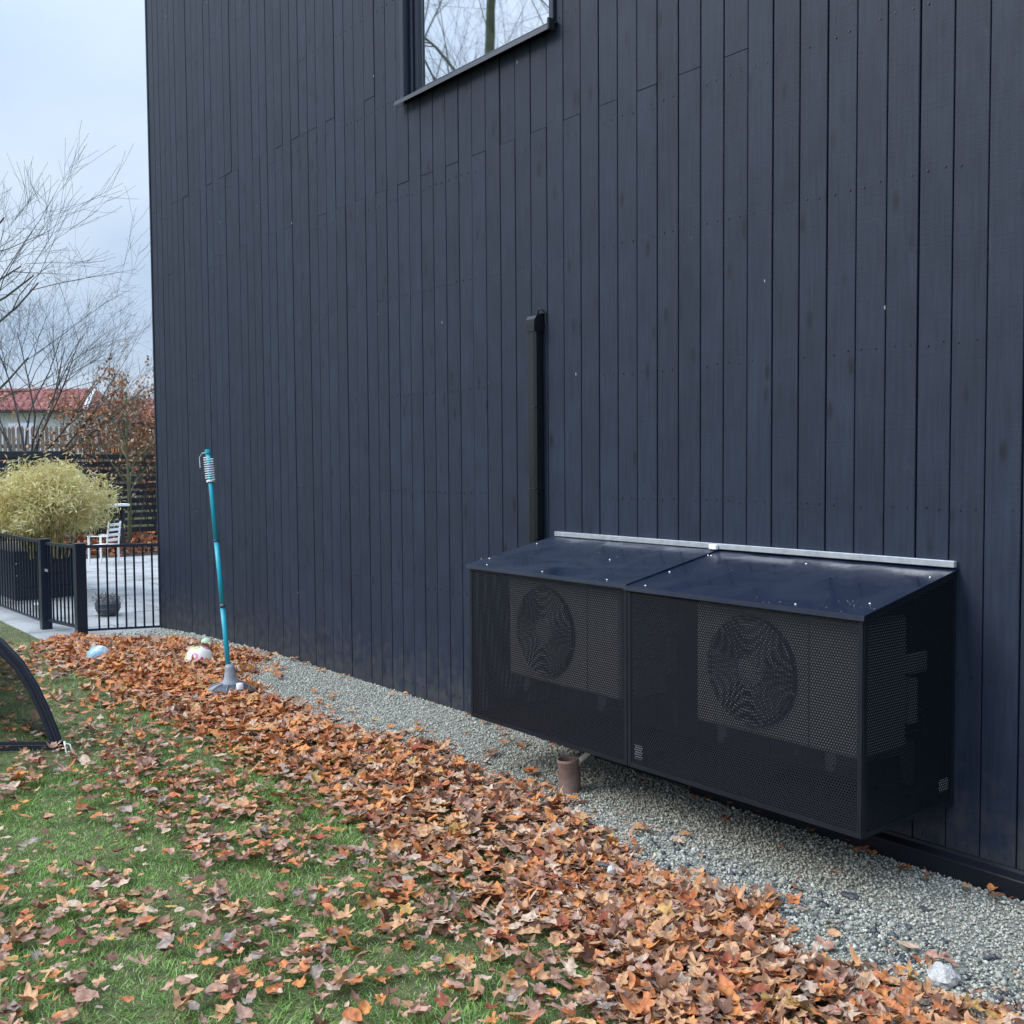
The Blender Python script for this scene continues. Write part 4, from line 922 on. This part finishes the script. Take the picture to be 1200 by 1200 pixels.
# ================================================================== GRAVEL
def depth_of(x, y, z=0.0): return (x - CAM.x) * cf.x + (y - CAM.y) * cf.y + (z - CAM.z) * cf.z
def px_of(x, y, z=0.0):
    d_ = depth_of(x, y, z)
    return 600 + 1246.2 * ((x - CAM.x) * cr.x + (y - CAM.y) * cr.y + (z - CAM.z) * cr.z) / d_, 600 - 1246.2 * ((x - CAM.x) * cu.x + (y - CAM.y) * cu.y + (z - CAM.z) * cu.z) / d_
ico = np.array([(0, 0, 1), (1, 0, 0), (0, 1, 0), (-1, 0, 0), (0, -1, 0), (0, 0, -1)], float)
icf = np.array([(0, 1, 2), (0, 2, 3), (0, 3, 4), (0, 4, 1), (5, 2, 1), (5, 3, 2), (5, 4, 3), (5, 1, 4)])
def scatter_stones(name, n, xr, yr, size, keep, mats, probs):
    x = xr[0] + (xr[1] - xr[0]) * rng.random(n) ; y = rng.uniform(*yr, n); k = keep(x, y); x = x[k]; y = y[k]; n = len(x)
    s_ = size * rng.lognormal(0, .28, n); P = ico[None] * (1 + .35 * rng.uniform(-1, 1, (n, 6, 1))) * s_[:, None, None] * np.array([1.25, 1, .8])
    a = rng.uniform(0, 2 * math.pi, n); b_ = rng.uniform(0, 2 * math.pi, n); c_, s1 = np.cos(a), np.sin(a); cb, sb = np.cos(b_), np.sin(b_)
    X1 = P[..., 0] * c_[:, None] - P[..., 1] * s1[:, None]; Y1 = P[..., 0] * s1[:, None] + P[..., 1] * c_[:, None]; Z1 = P[..., 2]
    Y2 = Y1 * cb[:, None] - Z1 * sb[:, None]; Z2 = Y1 * sb[:, None] + Z1 * cb[:, None]
    V = np.stack([X1 + x[:, None], Y2 + y[:, None], Z2 + (bedz(x, y) + s_ * .3 + rng.uniform(0, .006, n))[:, None]], -1).reshape(-1, 3)
    F = (np.arange(n)[:, None, None] * 6 + icf[None]).reshape(-1, 3)
    o = fast_obj(name, V, F, mats, np.repeat(rng.choice(len(mats), n, p=probs), 8)); o['kind'] = 'stuff'; return o
edge = lambda x, y: (y > bed_edge(x) - .03 + .05 * rng.normal(size=x.shape))
o = scatter_stones('gravel', 92000, (-7.2, -0.6), (-1.5, -.01), .0043, edge, STONEM, [.38, .28, .2, .06, .08]); tag(o, 'pale greenish grey fine gravel strip along the foot of the wall', 'gravel')
o = scatter_stones('gravel', 9000, (-9.93, -7.2), (-1.1, -.01), .0068, edge, STONEM, [.4, .25, .25, .06, .04]); tag(o, 'gravel at the far house corner showing between leaves and fence', 'gravel')
o = scatter_stones('coarse_gravel', 1500, (-2.9, -1.0), (-1.1, -.35), .0095, lambda x, y: np.abs(y + .68) < .10 + .1 * rng.random(x.shape), [STONEM[3], MAT['slate'], STONEM[1]], [.5, .25, .25]); tag(o, 'coarser dark stones where the gravel meets the leaves', 'gravel')

# ================================================================== FALLEN LEAVES
def leaf_shape(kind, seed):
    r_ = np.random.default_rng(seed)
    if kind == 'maple':
        lob = [(0, .55), (18, .62), (35, .30), (52, .80), (62, .95), (74, .62), (88, .48), (100, .86), (112, 1.0), (90 + 90, 0)]
        half = [(-90, .20), (-60, .55), (-35, .72), (-15, .62), (2, .56), (18, .86), (30, .98), (44, .74), (56, .62), (70, .86), (90, 1.05)]
    elif kind == 'oval': half = [(-90, .62), (-55, .52), (-25, .50), (0, .50), (25, .56), (50, .70), (70, .88), (90, 1.05)]
    elif kind == 'torn': half = [(a_, float(r_.uniform(.35, 1.0))) for a_ in (-90, -70, -52, -30, -12, 8, 30, 48, 66, 90)]
    else: half = [(-90, .9), (-60, .5), (-30, .30), (0, .24), (30, .30), (60, .52), (90, 1.0)]
    ang_ = [a for a, _ in half] + [180 - a for a, _ in half[-2:0:-1]]; rad = [r for _, r in half] + [r for _, r in half[-2:0:-1]]
    a = np.radians(ang_); rad = np.array(rad) * (r_.uniform(.88, 1.12, len(a)) if kind != 'torn' else r_.uniform(.6, 1.3, len(a))); n = len(a)
    o = np.stack([rad * np.cos(a), rad * np.sin(a)], -1) * .5; i_ = o * .5
    P = np.concatenate([[[0, 0]], i_, o]); 
    q_ = 1.35 if kind == 'torn' else 1.0; cup = r_.uniform(-.4, 1.5) * q_; fold = r_.uniform(-.4, 1.3) * q_; tw_ = r_.uniform(-1.6, 1.6) * q_; cx = r_.uniform(-1.3, 2.0) * q_
    z = .6 * (cup * (P ** 2).sum(1) + fold * np.abs(P[:, 0]) * .8 + tw_ * P[:, 0] * P[:, 1] + cx * .6 * P[:, 1] ** 2) + .05 * np.sin(P[:, 0] * 14 + seed) * np.cos(P[:, 1] * 11) + r_.normal(0, .026, len(P))
    V = np.column_stack([P[:, 0], P[:, 1], z - z.mean() * .6])
    F = [(0, 1 + k, 1 + (k + 1) % n) for k in range(n)]
    for k in range(n):
        k2 = (k + 1) % n; F += [(1 + k, 1 + n + k, 1 + n + k2), (1 + k, 1 + n + k2, 1 + k2)]
    return V, np.array(F)
KINDS = ['maple'] * 6 + ['oval'] * 4 + ['strip'] * 2 + ['torn'] * 4
SH = [leaf_shape(k, 100 + i) for i, k in enumerate(KINDS)]
def up_edge(x):   # edge of the leaf heap towards the gravel
    return np.interp(x, [-9.9, -9.3, -9.0, -8.7, -7.5, -7.1, -6.7, -6.2, -5.5, -5.05, -4.5, -4.06, -3.6, -3.3, -2.9, -2.6, -2.2, -1.95, -1.6, -1.2, 0], [-.75, -.62, -.35, -.12, .0, -.12, -.42, -.50, -.55, -.56, -.40, -.42, -.47, -.52, -.56, -.58, -.62, -.74, -.70, -.66, -.8])
def lo_edge(x): return np.interp(x, [-9.9, -9.0, -8.0, -6.2, -4.7, -3.6, -3.0, -2.4, -2.0, -1.5, -.8], [-1.05, -1.25, -1.42, -1.30, -1.38, -1.40, -1.42, -1.38, -1.62, -2.0, -2.3])
# candidate leaves: x, y, z, size, tilt, colour
def band(n):
    x = -9.7 + 9.3 * rng.random(n) ** 1.0; e1, e0 = up_edge(x) - np.where(x > -7.2, .12, .03) + np.where(x > -7, .34 * (fbm(x * 2.6 + 1, x * 0 + 3) - .5), 0), lo_edge(x); t = rng.random(n)
    y = e0 + (e1 - e0) * t + rng.normal(0, .045, n) - (rng.random(n) < .20) * rng.exponential(.25, n)
    inside = np.clip(np.minimum(t, 1 - t) * 4, 0, 1); prof = .015 + .05 * inside * (0.4 + fbm(x * 3, y * 3))
    z = gz(x, y) + rng.random(n) ** .6 * prof
    return x, y, z, prof
def lawnleaves(n):
    x = rng.uniform(-9.5, -.6, n); y = rng.uniform(-4.2, -1.25, n)
    d_ = fbm(x * 2.9 + 5, y * 4.6 + 2) ; g_ = vnoise(x * .8, y * 1.1 + 3)
    cl = np.exp(-(((x + 4.55) / .75) ** 2 + ((y + 1.85) / .22) ** 2)) * .9 + np.exp(-(((x + 3.0) / .5) ** 2 + ((y + 1.75) / .25) ** 2)) * .5 + np.exp(-(((x + 3.75) / .35) ** 2 + ((y + 2.62) / .28) ** 2)) * .75 + np.exp(-(((x + 2.85) / .35) ** 2 + ((y + 2.15) / .16) ** 2)) * .6 + np.exp(-(((x + 5.3) / .5) ** 2 + ((y + 1.85) / .15) ** 2)) * .6 + np.exp(-(((x + 2.4) / .5) ** 2 + ((y + 1.75) / .3) ** 2)) * .45
    far = np.where(x < -5.6, .35, 1.0)
    k = rng.random(n) < (np.clip((d_ - .40) * 3.4, 0, 1) * .80 * far + .10 + cl * .7)
    x, y = x[k], y[k]; return x, y, gz(x, y) + .028 + .022 * rng.random(len(x)), np.full(len(x), .02)
bx, by, bz, _ = band(12000)
b2x, b2y, b2z, _ = band(14000); kk = (b2x > -2.9) & (b2x < -.9); bx = np.concatenate([bx, b2x[kk]]); by = np.concatenate([by, b2y[kk]]); bz = np.concatenate([bz, b2z[kk]]); lx, ly, lz, _ = lawnleaves(21000)
# strays on the gravel
sx_ = rng.uniform(-7.2, -1.0, 150); sy_ = np.where(rng.random(150) < .3, -.04 - .10 * rng.random(150), up_edge(sx_) - .05 + rng.exponential(.09, 150)); sy_ = np.minimum(sy_, -.04); sz_ = gz(sx_, sy_) + .035
ex = np.array([-4.30, -4.25, -4.20, -4.32, -4.18, -3.10, -3.06, -2.5, -1.72, -1.80, -6.9, -6.7, -6.6, -4.9, -4.83, -5.9]); ey = np.array([-.19, -.16, -.22, -.24, -.15, -.13, -.11, -.30, -.10, -.08, -.06, -.08, -.1, -.05, -.07, -.05])
sx_ = np.concatenate([sx_, ex]); sy_ = np.concatenate([sy_, ey]); sz_ = gz(sx_, sy_) + .04
LX = np.concatenate([bx, lx, sx_]); LY = np.concatenate([by, ly, sy_]); LZ = np.concatenate([bz, lz, sz_]); n = len(LX)
zone = np.concatenate([np.zeros(len(bx), int), np.ones(len(lx), int), np.full(len(sx_), 2)])
ok = (LY < -.03) & (LX < -.5) & ~((LX < -9.9) & (LY > -.9))
# keep leaves off the swingball base, the balls, the pipe and the posts
for (cx_, cy_, rr_) in ((-6.38, -.86, .145), (-7.50, -.60, .10), (-8.18, -.27, .06), (-8.25, -1.09, .09), (-3.565, -.435, .085), (-5.70, -2.05, .05), (-1.575, -.775, .075)): ok &= (LX - cx_) ** 2 + (LY - cy_) ** 2 > rr_ ** 2
LX, LY, LZ, zone = LX[ok], LY[ok], LZ[ok], zone[ok]; n = len(LX)
dd = depth_of(LX, LY)
size = np.where(zone == 0, rng.uniform(.038, .100, n), np.where(rng.random(n) < .45, rng.uniform(.018, .045, n), rng.uniform(.045, .092, n))) * np.clip(.8 + .035 * dd, .8, 1.15)
shp = np.where(zone == 0, rng.choice(16, n, p=[.055] * 6 + [.06] * 4 + [.045] * 2 + [.085] * 4), rng.choice(16, n, p=[.04] * 6 + [.10] * 4 + [.05] * 2 + [.065] * 4))
tilt = np.where(zone == 0, rng.normal(0, .36, n), rng.normal(0, .22, n)); taz = rng.uniform(0, 2 * math.pi, n); yaw = rng.uniform(0, 2 * math.pi, n)
#            cop  ora  tan  pnk  dkb  gry  rus  och  buf  brn
pf_ = np.array([.28, .24, .18, .09, .03, .01, .04, .03, .07, .03]); pn_ = np.array([.16, .10, .24, .16, .09, .03, .04, .02, .10, .11]); pl_ = np.array([.09, .04, .18, .20, .12, .09, .04, .01, .09, .16])
far_t = np.clip((dd - 4.0) / 2.5, 0, 1); u = rng.random(n); colr = np.zeros(n, int)
for i in range(n):
    pr_ = pl_ if zone[i] == 1 else pf_ * far_t[i] + pn_ * (1 - far_t[i]); colr[i] = min(np.searchsorted(np.cumsum(pr_), u[i] * pr_.sum()), 9)
colr[-16:] = np.where(zone[-16:] == 2, rng.choice([0, 1, 6, 9], 16), colr[-16:])
PX, PY = px_of(LX, LY, LZ)
infr = (PX > 4) & (PX < 1196) & (PY > 4) & (PY < 1196)
top = (zone > 0) | ((LZ - gz(LX, LY)) > .030)
score = np.where(infr & top, size / dd, 0); order = np.argsort(-score); indiv = np.zeros(n, bool); indiv[order[:300]] = True
def rotm(i):
    m = Matrix.Rotation(taz[i], 3, 'Z') @ Matrix.Rotation(tilt[i], 3, 'X') @ Matrix.Rotation(yaw[i], 3, 'Z'); return m
# the mass of leaves: one mesh, all the leaves of a shape placed at once
VV = []; FF = []; MI = []; off = 0
for s_i, far_ in [(a_, b_) for b_ in (False, True) for a_ in range(len(SH))]:
    SV, SF = SH[s_i]
    if far_:
        nn_ = (len(SV) - 1) // 2; SV = np.concatenate([SV[:1], SV[1 + nn_:]]); SF = np.array([(0, 1 + k_, 1 + (k_ + 1) % nn_) for k_ in range(nn_)])
    idx = np.where((shp == s_i) & ~indiv & ((dd > 5.6) == far_))[0]
    if not len(idx): continue
    Rm = np.array([np.array(rotm(i)) for i in idx]); sc_ = size[idx]
    P = SV[None] * np.array([1, 1, 1])[None, None] * np.stack([np.ones(len(idx)), np.ones(len(idx)), rng.uniform(.2, 1.3, len(idx))], -1)[:, None, :]
    P = np.einsum('nij,nkj->nki', Rm, P) * sc_[:, None, None]; P += np.stack([LX[idx], LY[idx], LZ[idx]], -1)[:, None, :]
    VV.append(P.reshape(-1, 3)); FF.append((np.arange(len(idx))[:, None, None] * len(SV) + SF[None]).reshape(-1, 3) + off); off += len(idx) * len(SV); MI.append(np.repeat(colr[idx], len(SF)))
VV = np.concatenate(VV); VV[:, 2] = np.maximum(VV[:, 2], gz(VV[:, 0], VV[:, 1]) + .004)
o = fast_obj('fallen_leaves', VV, np.concatenate(FF), LEAFM, np.concatenate(MI), smooth=True); tag(o, 'thick drift of copper and brown fallen leaves between lawn and gravel', 'leaves', kind='stuff')
# the 300 nearest on top: each its own object
lm = {}
WHERE = ['on the leaf drift along the gravel', 'on the grass of the lawn', 'alone on the grey gravel']
SHN = {'maple': 'lobed maple leaf', 'oval': 'curled oval leaf', 'strip': 'narrow rolled leaf', 'torn': 'crumpled torn leaf'}
for i in np.where(indiv)[0]:
    key = (int(shp[i]), int(colr[i]))
    if key not in lm:
        SV, SF = SH[key[0]]; me = bpy.data.meshes.new('fallen_leaf'); me.from_pydata(SV.tolist(), [], SF.tolist()); me.materials.append(LEAFM[key[1]]); me.polygons.foreach_set('use_smooth', [True] * len(me.polygons)); me.update(); lm[key] = me
    o = bpy.data.objects.new('fallen_leaf', lm[key]); COL.objects.link(o); o.location = (LX[i], LY[i], LZ[i] + .004); o.rotation_euler = rotm(i).to_euler(); o.scale = (size[i],) * 3
    px_, py_ = PX[i], PY[i]; sz_w = 'small ' if size[i] < .055 else ('large ' if size[i] > .085 else '')
    if zone[i] == 0: pl_w = ('on the leaf drift left of the drain pipe' if px_ < 600 else 'on the drift just below the drain pipe' if px_ < 740 else 'on the drift below the metal box' if px_ < 900 else 'on the drift near the white stone') if py_ < 1070 else ('on the lawn edge of the drift' if px_ < 720 else 'on the drift at the bottom edge' if px_ < 960 else 'on the drift in the bottom right')
    elif zone[i] == 1: pl_w = ('on the grass near the navy goal' if py_ < 980 else 'on the grass at far left' if py_ < 1090 else 'on the grass in the bottom left corner') if px_ < 220 else ('on the middle of the lawn' if py_ < 1060 else 'on the grass at the bottom edge') if px_ < 460 else ('on the grass beside the drift' if py_ < 1090 else 'on the grass at bottom centre')
    else: pl_w = 'alone on the grey gravel by the drain pipe' if px_ < 760 else 'alone on the gravel under the metal box' if px_ < 1000 else 'alone on the gravel near the plinth'
    tag(o, '%s%s %s lying %s' % (sz_w, LEAFC[key[1]][0], SHN[KINDS[key[0]]], pl_w), 'leaf', 'single fallen leaves ' + WHERE[zone[i]])

# ================================================================== GRASS
def grass(n, xr, yr, hgt, wid, segs, name, label, dens=None, palefar=0.0):
    x = rng.uniform(*xr, n); y = rng.uniform(*yr, n)
    px, py = px_of(x, y); d_ = depth_of(x, y); k = (px > -160) & (px < 1300) & (py < 1330) & (d_ > .5) & (y < np.maximum(lo_edge(x) + .30, -1.25) + rng.normal(0, .06, n))
    k &= ~((x < -10.1) & (y > -.98))
    if dens is not None: k &= rng.random(n) < dens(x, y, d_)
    x, y = x[k], y[k]; n = len(x); cl = fbm(x * 3.1, y * 3.1); h_ = hgt * rng.uniform(.5, 1.25, n) * (.35 + 1.3 * cl ** 1.5); w_ = wid * rng.uniform(.7, 1.3, n)
    a = rng.uniform(0, 2 * math.pi, n) * .85 + 5 * vnoise(x * 4, y * 4); ln = h_ * np.abs(rng.normal(.8, .6, n)); dx_, dy_ = np.cos(a) * ln, np.sin(a) * ln; sx, sy = -np.sin(a) * w_, np.cos(a) * w_
    z = gz(x, y) - .004
    f_ = lambda t, s_: np.stack([x + dx_ * t * t + sx * s_, y + dy_ * t * t + sy * s_, z + h_ * t * (1 - .25 * t)], -1)
    if segs == 1: V = np.stack([f_(0, 1), f_(0, -1), f_(1.0, 0)], 1).reshape(-1, 3); F = np.arange(n * 3).reshape(-1, 3); per = 1
    else:
        V = np.stack([f_(0, 1), f_(0, -1), f_(.55, .8), f_(.55, -.8), f_(1.0, 0)], 1).reshape(-1, 3)
        F = (np.arange(n)[:, None, None] * 5 + np.array([(0, 1, 3), (0, 3, 2), (2, 3, 4)])[None]).reshape(-1, 3); per = 3
    pal = rng.random(n); t_ = vnoise(x * 1.3 + 20, y * 1.9); mi = np.where(pal < .34, 0, np.where(pal < .70 + .1 * t_, 1, 2)); mi = np.where(rng.random(n) < .035 + palefar * np.clip((-x - 7.5) / 2, 0, 1), 3, mi)
    o = fast_obj(name, V, F, GRASSM, np.repeat(mi, per)); return tag(o, label, 'grass', kind='stuff')
grass(170000, (-5.4, -.8), (-3.9, -1.05), .032, .0016, 3, 'grass', 'green lawn grass between scattered leaves in the foreground')
grass(210000, (-15, -5.4), (-6.5, -.85), .040, .0020, 1, 'grass', 'green and straw coloured lawn grass towards the low fence', dens=lambda x, y, d_: np.where(d_ < 9.5, 1, .5), palefar=.75)

# ================================================================== LOOSE STONES
def stone(x, y, sx, sy, sz, m, label, name='stone', seed=1, group=None):
    r_ = random.Random(seed); v = []; f = []; nu, nv = 15, 9
    for j in range(1, nv):
        for i in range(nu):
            a, t = 2 * math.pi * i / nu, math.pi * j / nv; q = 1 + r_.uniform(-.09, .09) + .13 * math.sin(2.3 * a + seed) * math.sin(3 * t + seed); v.append((sx * q * math.sin(t) * math.cos(a), sy * q * math.sin(t) * math.sin(a), sz * q * math.cos(t)))
    v += [(0, 0, sz), (0, 0, -sz)]
    for j in range(nv - 2):
        for i in range(nu): f.append((j * nu + i, (j + 1) * nu + i, (j + 1) * nu + (i + 1) % nu, j * nu + (i + 1) % nu))
    for i in range(nu): f.append((len(v) - 2, i, (i + 1) % nu)); f.append((len(v) - 1, (nv - 2) * nu + (i + 1) % nu, (nv - 2) * nu + i))
    o = mesh_obj(name, v, f, m); o.location = (x, y, float(bedz(np.array(x), np.array(y))) + sz * .75); o.rotation_euler = (r_.uniform(-.2, .2), r_.uniform(-.2, .2), r_.uniform(0, 3)); return tag(o, label, 'stone', group)
stone(-1.575, -.775, .052, .040, .030, MAT['limestone'], 'rough white stone at the edge of the leaves, lower right', seed=3)
stone(-2.09, -.47, .036, .020, .010, MAT['slate'], 'flat dark stone lying alone on the gravel, right of the leaves', seed=4)
stone(-1.88, -.37, .012, .020, .009, MAT['slate'], 'small dark stone on the gravel nearer the wall', seed=5)
o = stone(-2.65, -1.05, .018, .015, .014, MAT['limestone'], 'small white pebble lying on top of the leaf drift', 'pebble', 6); o.location.z = .085
o = stone(-2.72, -1.03, .030, .012, .008, MAT['slate'], 'bluish sliver of stone on the leaf drift by the white pebble', 'pebble', 7); o.location.z = .08
